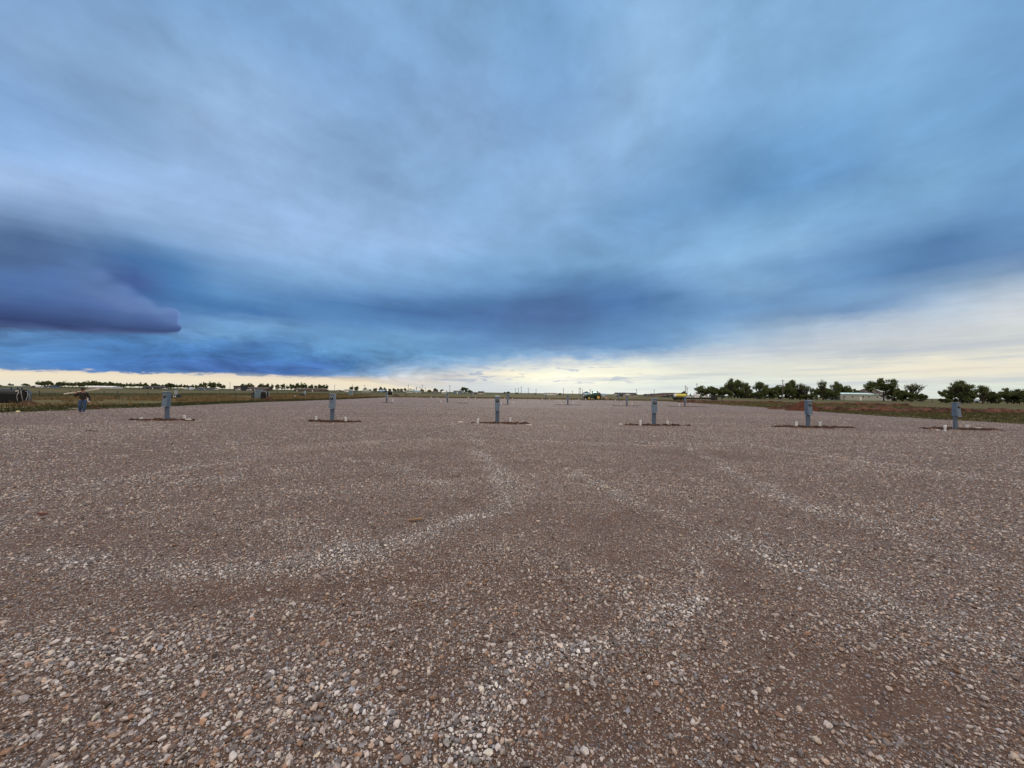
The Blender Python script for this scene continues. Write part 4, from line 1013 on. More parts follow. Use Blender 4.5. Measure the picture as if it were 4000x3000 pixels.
v_, f_, c_ = merge([blades(26000, box_s(-64, -36, 14, 112, lambda x, y: (fbm(x * .15, y * .15, 3, 40) > .38) & ((x > -41) | (y > 41))), .30, .03, DRY, per=4),
                    blades(6000, box_s(-36, 46, 108.6, 128), .22, .06, DRY + OLV, per=4)])
g = raw('dry_grass', v_, f_, gmat, cols=c_); tag(g, 'knee-high dry tan grass between the lot and the left fence', 'grass', kind='stuff')
v_, f_, c_ = merge([blades(12000, box_s(-37.5, -31, 12, 112), .13, .03, GRN_, per=5),
                    blades(22000, box_s(36, 75, 18, 62, None, .9), .12, .03, GRN_ + OLV, per=5),
                    blades(12000, box_s(38, 80, 60, 130), .15, .05, OLV, per=4),
                    blades(15000, box_s(-110, -64, 26, 200, None, .8), .13, .05, GRN_ + OLV[:2], per=4)])
g = raw('short_grass', v_, f_, gmat, cols=c_); tag(g, 'short olive green grass around the gravel lot', 'grass', kind='stuff')

# ------------------------------------------------------------ trees
BARK = mat('bark', (.045, .035, .028), .95, var=.3, scale=4)
LEAF = tint_mat('leaf', .8, .15, 5, .2)
def tree_parts(seed, hgt=1.0, spread=.5, trunk_h=.28, dens=1.0, leaf=.035, form='round', n_limb=7, base_w=.028):
    """unit-height tree; returns trunk MB and crown arrays"""
    rd = random.Random(seed); nr = np.random.default_rng(seed)
    k = MB(); tips = []
    def limb(p, d, L_, r_, depth):
        q_ = [p]; dd = d.copy()
        for i in range(3):
            dd = (dd + Vector((rd.uniform(-.25, .25), rd.uniform(-.25, .25), rd.uniform(-.05, .2)))).normalized()
            q_.append(q_[-1] + dd * L_ / 3)
        k.tube(q_, [r_, r_ * .8, r_ * .62, r_ * .4], 5 if depth else 7)
        if depth >= (3 if form == 'bare' else 2): tips.extend(q_[1:]); return
        for i in range(rd.choice([2, 3, 3])):
            a = rd.uniform(0, 2 * math.pi); up_ = rd.uniform(.15, .9) if form != 'bare' else rd.uniform(.5, 1.2)
            nd = (dd * .7 + Vector((math.cos(a), math.sin(a), up_)) * .75).normalized()
            limb(q_[rd.choice([2, 3, 3])], nd, L_ * rd.uniform(.6, .8), r_ * .55, depth + 1)
    k.tube([(0, 0, -.03), (rd.uniform(-.01, .01), 0, trunk_h * .5), (rd.uniform(-.02, .02), rd.uniform(-.02, .02), trunk_h)], [base_w * 1.25, base_w, base_w * .85], 8)
    for i in range(n_limb):
        a = 2 * math.pi * i / n_limb + rd.uniform(-.3, .3)
        el_ = rd.uniform(.35, 1.3) if form != 'bare' else rd.uniform(.9, 1.4)
        d = Vector((math.cos(a) * math.cos(el_), math.sin(a) * math.cos(el_), math.sin(el_)))
        Ls = (1 - trunk_h) * (.34 if el_ > .8 else .34 * spread / .4)
        limb(Vector((0, 0, trunk_h * rd.uniform(.75, 1))), d, Ls, base_w * .6, 0)
    # crown: leaf clumps round the limb tips and in uneven lobes
    cs = []
    for p in tips: cs.append((p, rd.uniform(.05, .10)))
    nl = 26 if form == 'round' else (16 if form == 'flat' else (20 if form == 'thick' else 0))
    for i in range(nl):
        a = rd.uniform(0, 2 * math.pi); rr = spread * rd.random() ** .5 * .9
        if form == 'flat': z_ = rd.uniform(.72, .93) - .25 * (rr / spread) ** 2
        elif form == 'thick': z_ = rd.uniform(.10, .9) * (1 - .35 * (rr / spread) ** 2)
        else:
            z_ = trunk_h + (1 - trunk_h) * rd.uniform(.12, .9) * (1 - .55 * (rr / spread) ** 2)
        cs.append((Vector((rr * math.cos(a), rr * math.sin(a), z_)), rd.uniform(.055, .12)))
    Vs, Cs = [], []
    for p, r_ in cs:
        m_ = int(dens * (30 if form == 'bare' else 46) * (r_ / .09) ** 2)
        if form == 'bare': m_ = int(m_ * .22)
        d = nr.standard_normal((m_, 3)); d /= np.linalg.norm(d, axis=1)[:, None]
        c_ = np.array(p[:]) + d * r_ * nr.random((m_, 1)) ** .4 * np.array([1.15, 1.15, .8])
        c_ = c_[(c_[:, 2] > .03) & (c_[:, 2] < 1.0)]; m_ = len(c_)
        if not m_: continue
        a1 = nr.standard_normal((m_, 3)); a1 /= np.linalg.norm(a1, axis=1)[:, None]
        a2 = np.cross(a1, nr.standard_normal((m_, 3))); a2 /= np.linalg.norm(a2, axis=1)[:, None]
        s_ = leaf * nr.uniform(.6, 1.3, (m_, 1))
        Vs.append(np.stack([c_ - a1 * s_, c_ - a2 * s_ * .55, c_ + a1 * s_, c_ + a2 * s_ * .55], 1).reshape(-1, 3))
        tone = nr.uniform(.75, 1.3); g_ = np.array([.060, .088, .034]) * tone + np.array([.030, .022, .004]) * nr.random()
        Cs.append(np.repeat(g_[None] * np.exp(.2 * nr.standard_normal((m_, 1))), 4, 0))
    V_ = np.vstack(Vs); C_ = np.vstack(Cs)
    return k, V_, np.arange(len(V_)).reshape(-1, 4), C_
def proto_tree(name, seed, **kw):
    t = thing(name, 'x', 'tree')
    k, V_, F_, C_ = tree_parts(seed, **kw)
    k.build('trunk', BARK, t, smooth=True); raw('crown', V_, F_, LEAF, t, cols=C_)
    return t
PR = {
 'oakA': proto_tree('broadleaf_tree', 1, spread=.42, trunk_h=.16, dens=.75, leaf=.034),
 'oakB': proto_tree('broadleaf_tree', 2, spread=.50, trunk_h=.14, dens=.75, leaf=.034),
 'oakC': proto_tree('broadleaf_tree', 8, spread=.34, trunk_h=.26, dens=.9, leaf=.034),
 'thickA': proto_tree('thicket_tree', 3, spread=.48, trunk_h=.08, dens=1.5, leaf=.038, form='thick'),
 'thickB': proto_tree('thicket_tree', 4, spread=.60, trunk_h=.08, dens=1.5, leaf=.038, form='thick'),
 'bareA': proto_tree('half_bare_tree', 5, spread=.4, trunk_h=.15, dens=1.5, leaf=.026, form='bare', n_limb=9, base_w=.055),
 'bareB': proto_tree('half_bare_tree', 6, spread=.4, trunk_h=.15, dens=.45, leaf=.022, form='bare', n_limb=10, base_w=.055),
 'flat': proto_tree('spreading_tree', 7, spread=.68, trunk_h=.26, dens=1.0, leaf=.034, form='flat', n_limb=8),
 'farA': proto_tree('roadside_tree', 11, spread=.40, trunk_h=.22, dens=.45, leaf=.062, n_limb=5),
 'farB': proto_tree('roadside_tree', 12, spread=.46, trunk_h=.18, dens=.42, leaf=.062, n_limb=5),
 'farC': proto_tree('roadside_tree', 13, spread=.32, trunk_h=.30, dens=.40, leaf=.058, n_limb=5),
}
WID = {'oakA': 1.0, 'oakB': 1.18, 'oakC': .84, 'thickA': 1.12, 'thickB': 1.36, 'bareA': .8, 'bareB': .8, 'flat': 1.5, 'farA': .95, 'farB': 1.08, 'farC': .78}
used = set()
def put_tree(kind, px, wpx, hpx, D, label, group, sink=0.0):
    h_ = hpx * D / F; w_ = wpx * D / F / WID[kind]
    pos_ = (gx(px, D), D, -sink)
    rz = random.uniform(0, 6.28); sc_ = (w_, w_, h_)
    if kind in used: return dup(PR[kind], pos_, rz, sc_, label, group)
    used.add(kind); o = PR[kind]; o.location = pos_; o.rotation_euler = (0, 0, rz); o.scale = sc_; o['label'] = label; o['group'] = group; return o
# right-hand belt: (px, width, height) in photograph pixels, ordered left to right
NTH = ['first', 'second', 'third', 'fourth', 'fifth', 'sixth', 'seventh', 'eighth', 'ninth', 'tenth', 'eleventh', 'twelfth', 'thirteenth', 'fourteenth', 'fifteenth', 'sixteenth', 'seventeenth', 'eighteenth', 'nineteenth', 'twentieth', 'twenty-first', 'twenty-second', 'twenty-third', 'twenty-fourth']
belt = [
 ('between white silos and first gap', 'trees between the silos and the first gap', 295, 2.6, [('oakA', 2738, 44, 48), ('thickA', 2762, 44, 34), ('oakC', 2778, 40, 44), ('thickB', 2800, 44, 34), ('bareA', 2822, 30, 36), ('thickA', 2828, 44, 32), ('oakA', 2846, 40, 62), ('bareA', 2856, 30, 66), ('thickA', 2868, 50, 44), ('bareA', 2882, 34, 62), ('bareB', 2898, 26, 56), ('thickB', 2900, 46, 34), ('bareA', 2916, 24, 52), ('thickA', 2918, 40, 28)]),
 ('between first gap and metal house', 'trees left of the metal house', 225, 1.2, [('bareA', 2968, 44, 58), ('thickA', 2958, 40, 26), ('thickB', 2985, 40, 34), ('oakC', 2988, 26, 50), ('oakA', 3006, 30, 46), ('thickA', 3012, 40, 40), ('oakA', 3040, 44, 58), ('thickB', 3050, 54, 42), ('oakB', 3082, 52, 64), ('bareA', 3094, 34, 66), ('thickA', 3098, 44, 44), ('bareB', 3125, 40, 56), ('thickA', 3122, 34, 30), ('bareB', 3148, 40, 50), ('thickA', 3160, 44, 22), ('bareB', 3170, 24, 42), ('oakC', 3192, 34, 42), ('oakB', 3214, 50, 54), ('bareB', 3216, 34, 68), ('thickA', 3226, 50, 44), ('thickB', 3250, 40, 38)]),
 ('close around the metal house', 'trees about the metal house', 252, 1.4, [('oakB', 3280, 50, 60), ('bareA', 3268, 30, 62), ('oakA', 3308, 36, 58), ('thickA', 3330, 40, 42), ('thickA', 3350, 36, 36)]),
 ('right of the metal house', 'trees right of the metal house', 196, 1.0, [('flat', 3452, 104, 78), ('oakB', 3492, 56, 62), ('thickA', 3500, 44, 46), ('thickB', 3524, 50, 34), ('bareB', 3562, 62, 62), ('thickA', 3556, 40, 36), ('thickA', 3592, 44, 30), ('oakC', 3606, 30, 28)]),
 ('past the open right gap', 'trees at the right end', 148, .8, [('thickA', 3758, 66, 54), ('bareA', 3752, 60, 78), ('flat', 3730, 84, 52), ('thickB', 3788, 44, 44), ('thickA', 3694, 34, 18), ('oakC', 3778, 40, 56), ('bareA', 3838, 40, 62), ('oakB', 3858, 50, 56), ('thickA', 3872, 44, 46), ('thickB', 3900, 54, 44), ('oakB', 3934, 56, 62), ('thickA', 3960, 50, 50), ('oakA', 3982, 50, 62), ('thickB', 4010, 56, 50), ('oakB', 4050, 60, 60)]),
]
KN = {'oakA': 'round dark green tree', 'oakB': 'wide dark green tree', 'oakC': 'narrow dark green tree', 'thickA': 'low dense leafy tree', 'thickB': 'broad low dense tree', 'bareA': 'thin-leaved upright tree', 'bareB': 'nearly bare grey twiggy tree', 'flat': 'tall flat-topped spreading tree'}
for where, grp, D, dv, lst in belt:
    lst = sorted(lst, key=lambda t: t[1])
    for i, (kd, px, w_, h_) in enumerate(lst):
        put_tree(kd, px, w_ * (1.45 if 'thick' in kd else 1.12), h_ * (1.3 if 'bare' in kd else 1.12) + 3, D + random.uniform(-5, 5) * dv * (.4 if 'around' in where else 1), f'{KN[kd]}, {NTH[i]} from the left {where}', grp)
# far rows on the left horizon
rows = [
 ('standing left of the first far row', 'lone trees on the left horizon', 600, [(40, 18, 11), (100, 28, 12), (0, 14, 6)]),
 ('in the row behind the white barn', 'trees behind the white barn', 560, [(150, 20, 22), (163, 22, 21), (176, 26, 25), (195, 24, 24), (214, 10, 12), (230, 22, 20), (240, 26, 22), (252, 24, 22), (268, 22, 18), (283, 22, 18), (297, 24, 20), (314, 24, 22), (328, 24, 25), (343, 26, 25), (358, 26, 27), (373, 26, 25), (389, 26, 25), (405, 24, 22), (420, 22, 20), (434, 26, 26), (450, 24, 22), (465, 24, 20), (480, 20, 18), (492, 20, 19)]),
 ('in the row over the low dark house', 'trees over the low dark house', 540, [(510, 18, 20), (523, 18, 19), (545, 22, 22), (562, 24, 22), (577, 16, 16), (598, 20, 21), (612, 24, 21), (630, 20, 16), (648, 18, 20), (664, 34, 24), (678, 20, 17), (692, 18, 16), (706, 18, 18), (720, 16, 17), (735, 16, 16), (752, 18, 17), (768, 18, 18), (785, 20, 23)]),
 ('in the row beside the blue shed', 'trees beside the blue sheds', 520, [(801, 22, 30), (822, 22, 29), (835, 32, 30), (856, 20, 27), (870, 22, 18), (945, 20, 24), (958, 18, 20), (970, 24, 25), (985, 18, 25)]),
 ('in the row above the brown house', 'trees above the long brown house', 500, [(1015, 20, 26), (1028, 16, 24), (1040, 24, 26), (1062, 16, 23), (1085, 20, 26), (1104, 24, 28), (1122, 14, 20), (1137, 18, 28), (1150, 14, 24), (1163, 24, 30), (1178, 20, 30), (1190, 24, 28), (1213, 22, 25), (1233, 16, 24), (1248, 22, 28), (1262, 20, 26), (1275, 18, 24)]),
 ('among the mid-horizon farmsteads', 'trees among the farmsteads', 470, [(1373, 20, 21), (1392, 22, 23), (1426, 18, 15), (1443, 16, 11), (1465, 22, 16), (1488, 18, 20), (1504, 14, 17), (1522, 16, 14), (1541, 18, 15), (1556, 16, 15), (1569, 16, 15), (1583, 16, 16), (1603, 20, 14), (1650, 16, 14), (1677, 22, 11), (1702, 22, 17), (1727, 18, 14), (1742, 12, 9)]),
 ('of those near the bright horizon', 'small trees mid horizon', 420, [(1816, 46, 25), (1838, 22, 12), (1972, 14, 7), (1985, 20, 9), (2018, 14, 6), (2090, 12, 5), (2288, 30, 14), (2520, 22, 8), (2548, 24, 10), (2530, 20, 6), (2672, 22, 20)]),
]
for where, grp, D, lst in rows:
    for i, (px, w_, h_) in enumerate(sorted(lst)):
        kd = random.choice(['farA', 'farB', 'farC']) if w_ < 30 else 'farB'
        put_tree(kd, px, w_, h_ * 1.1 + 2.5, D + random.uniform(-25, 25), f'small dark tree, {NTH[i]} from the left {where}', grp)
for nm in list(PR):
    if nm not in used: bpy.data.objects.remove(PR[nm])

# ------------------------------------------------------------ buildings
def bmat(nm, c, **kw): return mat(nm, c, .8, var=.08, scale=1.5, **kw)
GLS = mat('dark_window', (.02, .025, .03), .15)
def house(px0, px1, ytop, ybase, D, wall, roof, label, roof_f=.45, kind='gable', dep=9, wins=3, door=True, trimc=None, name='house', cat='house', ridge=None):
    """low building whose long side faces the lot; heights from photograph pixels"""
    x0, x1 = gx(px0, D), gx(px1, D); W_ = x1 - x0; h_ = max((ybase - ytop + 1.5) * D / F, 1.2); hw = h_ * (1 - roof_f)
    t = thing(name, label, cat, ((x0 + x1) / 2, D, 0))
    k = MB(); k.box(-W_ / 2, W_ / 2, 0, dep, -.3, hw)
    if kind == 'gable':
        k.prism([(0.02, hw + .002), (dep - .02, hw + .002), (dep / 2, h_ - .12)], -W_ / 2 + .01, W_ / 2 - .01, 'x')
    k.build('wall', wall, t)
    k = MB(); o_ = .4
    if kind == 'gable':
        k.prism([(-o_, hw - .1), (dep / 2, h_ - .15), (dep + o_, hw - .1), (dep + o_, hw + .1), (dep / 2, h_ + .05), (-o_, hw + .1)], -W_ / 2 - o_, W_ / 2 + o_, 'x')
    elif kind == 'hip':
        a, b = -W_ / 2 - o_, W_ / 2 + o_; i_ = min(dep * .45, W_ * .3)
        k.add([(a, -o_, hw), (b, -o_, hw), (b, dep + o_, hw), (a, dep + o_, hw), (a + i_, dep / 2, h_), (b - i_, dep / 2, h_)], [(3, 2, 1, 0), (0, 1, 5, 4), (1, 2, 5), (2, 3, 4, 5), (3, 0, 4)])
    elif kind == 'flat':
        k.box(-W_ / 2 - .3, W_ / 2 + .3, -.3, dep + .3, hw + .002, h_)
    elif kind == 'shed':
        k.prism([(-o_, hw + .002), (dep + o_, hw + .002), (dep + o_, h_), (-o_, hw + .15)], -W_ / 2 - o_, W_ / 2 + o_, 'x')
    k.build('roof', roof, t)
    for i in range(wins):
        cx_ = -W_ / 2 + W_ * (i + .5) / wins + (.0 if wins > 1 else W_ * .2)
        if door and i == wins // 2: cx_ += min(1.6, W_ * .12)
        s_ = min(.55, W_ / (wins * 4)); k = MB(); k.box(cx_ - s_, cx_ + s_, -.06, -.004, hw * .42, hw * .80); fr = k.build('window', trimc or WHITE, t)
        k = MB(); k.box(cx_ - s_ * .82, cx_ + s_ * .82, -.08, -.062, hw * .46, hw * .76); k.build('pane', GLS, fr)
    if door:
        k = MB(); dh = min(2.1, hw * .85); k.box(-.5, .5, -.07, -.004, 0, dh); k.build('door', trimc or WHITE, t)
    return t
cream, whitew, tanw = bmat('cream_siding', (.50, .46, .38)), bmat('white_siding', (.62, .64, .66)), bmat('tan_metal', (.20, .165, .135))
brownw, darkw, greenw = bmat('brown_brick', (.075, .055, .045)), bmat('dark_siding', (.035, .035, .040)), bmat('grey_green_metal', (.33, .36, .33))
r_dark, r_brown, r_white, r_blue = bmat('dark_roof', (.030, .028, .030)), bmat('brown_roof', (.060, .048, .042)), bmat('white_roof', (.66, .70, .72)), bmat('blue_metal_roof', (.22, .34, .46))
r_aqua, r_pale = bmat('pale_aqua_roof', (.46, .66, .70)), bmat('pale_green_roof', (.30, .36, .32))
blue_w = bmat('blue_siding', (.10, .17, .28))
house(28, 84, 1504, 1508, 520, r_pale, r_pale, 'long low pale green shed on the horizon above the black tank', wins=2, name='shed', cat='shed')
house(122, 137, 1504, 1509, 520, darkw, r_dark, 'tiny dark hut left of the first far tree row', wins=1, door=False, name='hut', cat='hut', dep=5)
house(138, 152, 1504, 1509, 510, whitew, r_white, 'small white hut at the left end of the first tree row', wins=1, name='hut', cat='hut', dep=5)
house(172, 205, 1503, 1510, 500, blue_w, r_dark, 'blue-grey house under the first far tree row', wins=3)
house(342, 436, 1504, 1512, 470, whitew, r_white, 'long low white barn before the far tree row', name='barn', cat='barn', dep=14, wins=5)
house(556, 636, 1503, 1514, 480, darkw, r_dark, 'low dark house with a wide roof before the far trees', kind='hip', wins=4)
house(768, 832, 1509, 1516, 470, blue_w, r_dark, 'low blue-grey farm shed right of the far silver tanks', name='shed', cat='shed', wins=4)
house(912, 944, 1508, 1525, 400, darkw, r_dark, 'dark boxy house left of the grey cabinets', wins=3, kind='flat', roof_f=.15)
house(944, 1045, 1509, 1522, 410, brownw, r_brown, 'long dark brown house behind the grey cabinets', kind='gable', wins=6)
house(1148, 1172, 1514, 1524, 410, brownw, r_brown, 'small brown outbuilding at the left end of the long brown house', wins=1)
house(1174, 1268, 1513, 1525, 405, brownw, r_brown, 'long low brown house below the open far tree row', kind='hip', wins=6)
house(1315, 1327, 1520, 1526, 400, tanw, r_brown, 'tiny tan shed alone on the horizon', name='shed', cat='shed', wins=1, dep=4)
house(1346, 1372, 1518, 1527, 400, whitew, r_white, 'white boxy trailer home left of two bushy far trees', kind='flat', roof_f=.12, wins=3, name='trailer_home', cat='trailer home', dep=4)
house(1414, 1437, 1517, 1527, 400, cream, r_pale, 'cream cottage between far bushy trees', wins=2)
house(1478, 1500, 1518, 1527, 400, darkw, r_blue, 'dark cottage with a blue-grey roof at mid horizon', wins=2)
house(1588, 1613, 1516, 1529, 380, whitew, r_pale, 'grey-white two-level house at mid horizon', wins=3)
house(1617, 1637, 1520, 1529, 380, cream, r_blue, 'small cream house right of the two-level house', wins=2)
house(1690, 1704, 1521, 1530, 380, tanw, r_brown, 'small tan shed left of the pale far bungalow', wins=1, name='shed', cat='shed')
house(1726, 1739, 1522, 1531, 370, whitew, r_white, 'small white shed between low far trees', wins=1, name='shed', cat='shed')
house(1771, 1802, 1521, 1533, 350, blue_w, r_white, 'pale blue trailer home left of the bushy lone tree', kind='flat', roof_f=.15, wins=3, name='trailer_home', cat='trailer home', dep=4)
house(1868, 1888, 1522, 1532, 350, cream, r_dark, 'cream shed with a dark curved roof at mid horizon', wins=1, name='shed', cat='shed')
house(1840, 1858, 1526, 1532, 350, darkw, r_dark, 'low dark shed right of the bushy lone tree', wins=1, name='shed', cat='shed')
house(2128, 2173, 1528, 1536, 350, whitew, r_white, 'long plain white trailer home near the bright sky', kind='flat', roof_f=.2, wins=4, name='trailer_home', cat='trailer home', dep=5)
house(2185, 2192, 1530, 1537, 350, darkw, r_dark, 'tiny dark hut right of the long white trailer home', wins=1, door=False, name='hut', cat='hut', dep=3)
house(2284, 2306, 1529, 1539, 330, whitew, r_blue, 'white house with a blue roof behind the tractor hood', wins=2)
house(2328, 2346, 1528, 1540, 330, darkw, r_dark, 'dark-roofed house just right of the tractor cab', wins=2)
house(2347, 2370, 1532, 1540, 330, whitew, r_blue, 'low white shed with a blue roof above the scraper', wins=2, name='shed', cat='shed')
hs = house(2412, 2490, 1528, 1541, 320, cream, r_dark, 'long cream house with a dark roof and white gable', wins=6, roof_f=.6, dep=12)
k = MB(); k.prism([(-3.2, 1.2), (3.2, 1.2), (0, 2.5)], -.6, -.3, 'y'); k.build('gable', whitew, hs)
# big tan and grey warehouse
Dw = 300; x0, xm, x1 = gx(2556, Dw), gx(2632, Dw), gx(2666, Dw); t = thing('warehouse', 'large metal warehouse with tan left half and grey-green end', 'warehouse', (xm, Dw, 0))
k = MB(); k.prism([(x0 - xm, -.3), (0, -.3), (0, 3.2), (x0 - xm, 1.8)], 0, 20, 'y'); k.build('long_wall', tanw, t)
k = MB(); k.prism([(.02, -.3), (x1 - xm, -.3), (x1 - xm, 3.1), (.02, 3.2)], 0, 20, 'y'); k.build('end_wall', greenw, t)
k = MB(); k.prism([(x0 - xm - .3, 1.80), (0, 3.22), (x1 - xm + .3, 3.12), (x1 - xm + .3, 3.3), (0, 3.45), (x0 - xm - .3, 2.0)], -.3, 20.3, 'y'); k.build('roof', r_brown, t)
for a in (-9, -5, 2.5): k = MB(); k.box(a, a + 1.6, -.08, -.005, 0, 1.5); k.build('bay_door', darkw, t)
house(2666, 2683, 1529, 1546, 270, darkw, r_dark, 'tall dark shed at the right end of the warehouse', wins=1, kind='flat', roof_f=.1, dep=4, name='shed', cat='shed')
def cyl_tank(px, D, wpx, hpx, label, m_, cone=.25, name='silo', cat='silo'):
    t = thing(name, label, cat, (gx(px, D), D, 0)); r_ = wpx * D / F / 2; h_ = hpx * D / F
    k = MB(); k.lathe([(r_, -.1), (r_, h_ * (1 - cone))], n=20); k.build('wall', m_, t, smooth=False)
    k = MB(); k.lathe([(r_ * 1.03, h_ * (1 - cone) + .003), (r_ * .6, h_ * (1 - cone * .45)), (r_ * .12, h_)], n=20); k.build('roof', m_, t, smooth=False)
    return t
cyl_tank(2715, 240, 11, 20, 'left white silo at the edge of the right tree belt', whitew)
cyl_tank(2726, 236, 9, 15, 'shorter white silo at the edge of the right tree belt', whitew)
cyl_tank(2697, 238, 10, 18, 'white hut with a pointed dark blue cone roof', mat('dark_blue_canvas', (.02, .045, .09), .8), .75, 'cone_tent', 'tent')
cyl_tank(726, 440, 13, 9, 'far silver domed tank between the tree rows', mat('silver_tank', (.35, .38, .37), .5), .5)
cyl_tank(746, 440, 13, 10, 'far pale blue domed tank between the tree rows', mat('pale_blue_tank', (.45, .52, .66), .5), .3)
house(2686, 2706, 1545, 1552, 236, whitew, r_white, 'low white box trailer under the blue cone roof', kind='flat', roof_f=.15, wins=2, name='trailer_home', cat='trailer home', dep=3, door=False)
# metal house on the right
hs = house(3282, 3442, 1535, 1564, 232, greenw, r_aqua, 'long grey-green metal house with a pale aqua roof', roof_f=.22, kind='shed', dep=10, wins=5, door=True)
hs2 = thing('carport', 'open carport with a pale aqua roof at the metal house', 'carport', (gx(3268, 231), 229, 0))
k = MB(); k.box(-2.6, 2.2, -1, 9, 3.15, 3.35); k.build('roof', r_aqua, hs2)
for a, b in ((-2.4, -.8), (1.9, -.8), (-2.4, 8.6), (1.9, 8.6)): k = MB(); k.box(a, a + .18, b, b + .18, -.1, 3.148); k.build('post', darkw, hs2)
house(3386, 3470, 1517, 1562, 262, brownw, r_brown, 'brown hip-roofed house behind the metal house', kind='hip', roof_f=.5, dep=13, wins=4)
house(3805, 3842, 1556, 1566, 210, whitew, r_blue, 'low pale blue shed roof between the right-end trees', kind='shed', wins=2, dep=6, name='shed', cat='shed')
house(2918, 2960, 1532, 1556, 290, darkw, r_aqua, 'dark house with a pale roof seen in the first belt gap', kind='gable', roof_f=.3, wins=2, trimc=WHITE)
house(3476, 3500, 1547, 1563, 240, whitew, r_brown, 'white wall of a house glimpsed under the spreading tree', wins=1)

# ------------------------------------------------------------ utility poles
POLE = mat('pole_wood', (.11, .095, .085), .9, var=.2)
plist = [(257, 1485, 500), (898, 1493, 430), (1307, 1503, 420), (1376, 1501, 400), (1424, 1503, 400), (1595, 1502, 380), (1627, 1511, 420), (1641, 1512, 420), (1649, 1503, 380), (1757, 1504, 350), (1662, 1514, 430), (2013, 1517, 380), (2025, 1515, 370), (2036, 1510, 340), (2064, 1515, 380), (2094, 1518, 400), (2201, 1517, 360), (2236, 1526, 430), (2262, 1516, 340), (2267, 1514, 340), (2275, 1521, 400), (2486, 1520, 340), (2555, 1521, 340), (2678, 1506, 240), (2684, 1513, 240), (2722, 1497, 270), (3058, 1483, 205), (1628, 1513, 410)]
plist.sort()
nb = {257: 'rising from the trees behind the white barn', 898: 'alone left of the dark boxy house', 1307: 'beside the tiny tan shed', 2678: 'taller of two above the yellow tank', 2684: 'shorter of two above the yellow tank', 2722: 'beside the left white silo', 3058: 'with a bracket, standing in the right tree belt'}
pp = None
for i, (px, yt, D) in enumerate(plist):
    h_ = (yh(px) - yt) * D / F + H
    lab = nb.get(px) or f'thin far pole, number {i + 1} of the horizon poles from the left'
    t = thing('utility_pole', f'utility pole {lab}' if px in nb else f'utility pole, {NTH[i - 2] if 0 <= i - 2 < len(NTH) else "last"} from the left among thin far poles', 'utility pole', (gx(px, D), D, 0), 0, 'utility poles along the horizon')
    k = MB(); k.tube([(0, 0, -.5), (0, 0, h_)], [.22, .15], 8); k.build('shaft', POLE, t)
    k = MB(); k.box(-.9, .9, -.06, .06, h_ - .75, h_ - .6); k.build('crossarm', POLE, t)
    for a in (-.8, .0, .8):
        k = MB(); k.lathe([(.05, h_ - .598), (.07, h_ - .5), (.03, h_ - .42)] if a else [(.04, h_ + .002), (.06, h_ + .08), (.03, h_ + .14)], 'z', (a, 0, 0), 8); k.build('insulator', WHITE, t)
t = thing('antenna_mast', 'forked antenna mast showing above the tractor hood', 'antenna', (gx(2306, 300), 300, 0))
k = MB(); k.tube([(0, 0, 0), (0, 0, 4.6)], .10, 6); k.build('mast', POLE, t)
for a in (-.6, .7): k = MB(); k.tube([(0, 0, 3.6), (a * .7, 0, 4.4), (a, 0, 5.8)], .09, 6); k.build('arm', POLE, t)

# ------------------------------------------------------------ tractor, scraper
GPT = mat('green_tractor_paint', (.008, .050, .022), .4, var=.15, scale=2)
YEL = mat('yellow_rim_paint', (.55, .40, .07), .5, var=.12, dirt=(.28, .20, .07))
TYR = mat('tyre_rubber', (.012, .012, .012), .85, var=.2)
GLT = bpy.data.materials.new('cab_glass'); GLT.use_nodes = True
b_ = GLT.node_tree.nodes['Principled BSDF']; b_.inputs['Base Color'].default_value = (.55, .8, .85, 1); b_.inputs['Roughness'].default_value = .05; b_.inputs['Transmission Weight'].default_value = .9; b_.inputs['IOR'].default_value = 1.05
def wheel(parent, x, y, z, r_, w_, lugs=18, rim=YEL, name='wheel'):
    k = MB(); k.lathe([(r_ * .58, -w_ / 2), (r_ * .93, -w_ / 2), (r_, -w_ * .36), (r_, w_ * .36), (r_ * .93, w_ / 2), (r_ * .58, w_ / 2)], 'y', (0, 0, 0), 28)
    for i in range(lugs):
        k.M = Matrix.Rotation(2 * math.pi * i / lugs, 4, 'Y'); k.box(-.035, .035, -w_ * .47, w_ * .47, r_ * .97, r_ * 1.045)
    k.M = Matrix.Identity(4)
    n_cap = 2; [k.f.pop(28 * 5), k.f.pop(28 * 5)]; k.mi = k.mi[2:]
    ty = k.build(name, TYR, parent); ty.location = (x, y, z)
    k = MB(); k.lathe([(r_ * .575, -w_ * .40), (r_ * .55, -w_ * .25), (r_ * .25, -w_ * .2), (r_ * .2, -w_ * .42), (.02, -w_ * .45)], 'y', (0, 0, 0), 24)
    k.lathe([(r_ * .575, w_ * .40), (r_ * .55, w_ * .25), (r_ * .25, w_ * .2), (.02, w_ * .42)], 'y', (0, 0, 0), 24); k.build('rim', rim, ty)
    return ty
Dt = 113.0
t = thing('tractor', 'green tractor with yellow wheels facing left at the back of the lot', 'tractor', (gx(2315, Dt), Dt, -.02), R(4))
s_ = Dt / F
X0 = lambda p: (p - 2315) * s_
wheel(t, X0(2334), -.85, .80, .80, .48); wheel(t, X0(2334), .85, .80, .80, .48)
wheel(t, X0(2298), -.75, .52, .50, .30, 14); wheel(t, X0(2298), .75, .52, .50, .30, 14)
k = MB(); k.prism([(X0(2284), .95), (X0(2285), 1.45), (X0(2290), 1.56), (X0(2315), 1.66), (X0(2315), .95)], -.36, .36, 'y'); hood = k.build('hood', GPT, t, bevel=.03)
k = MB(); k.box(X0(2283.2), X0(2283.9), -.28, .28, .98, 1.42); k.build('grille', BLK, hood)
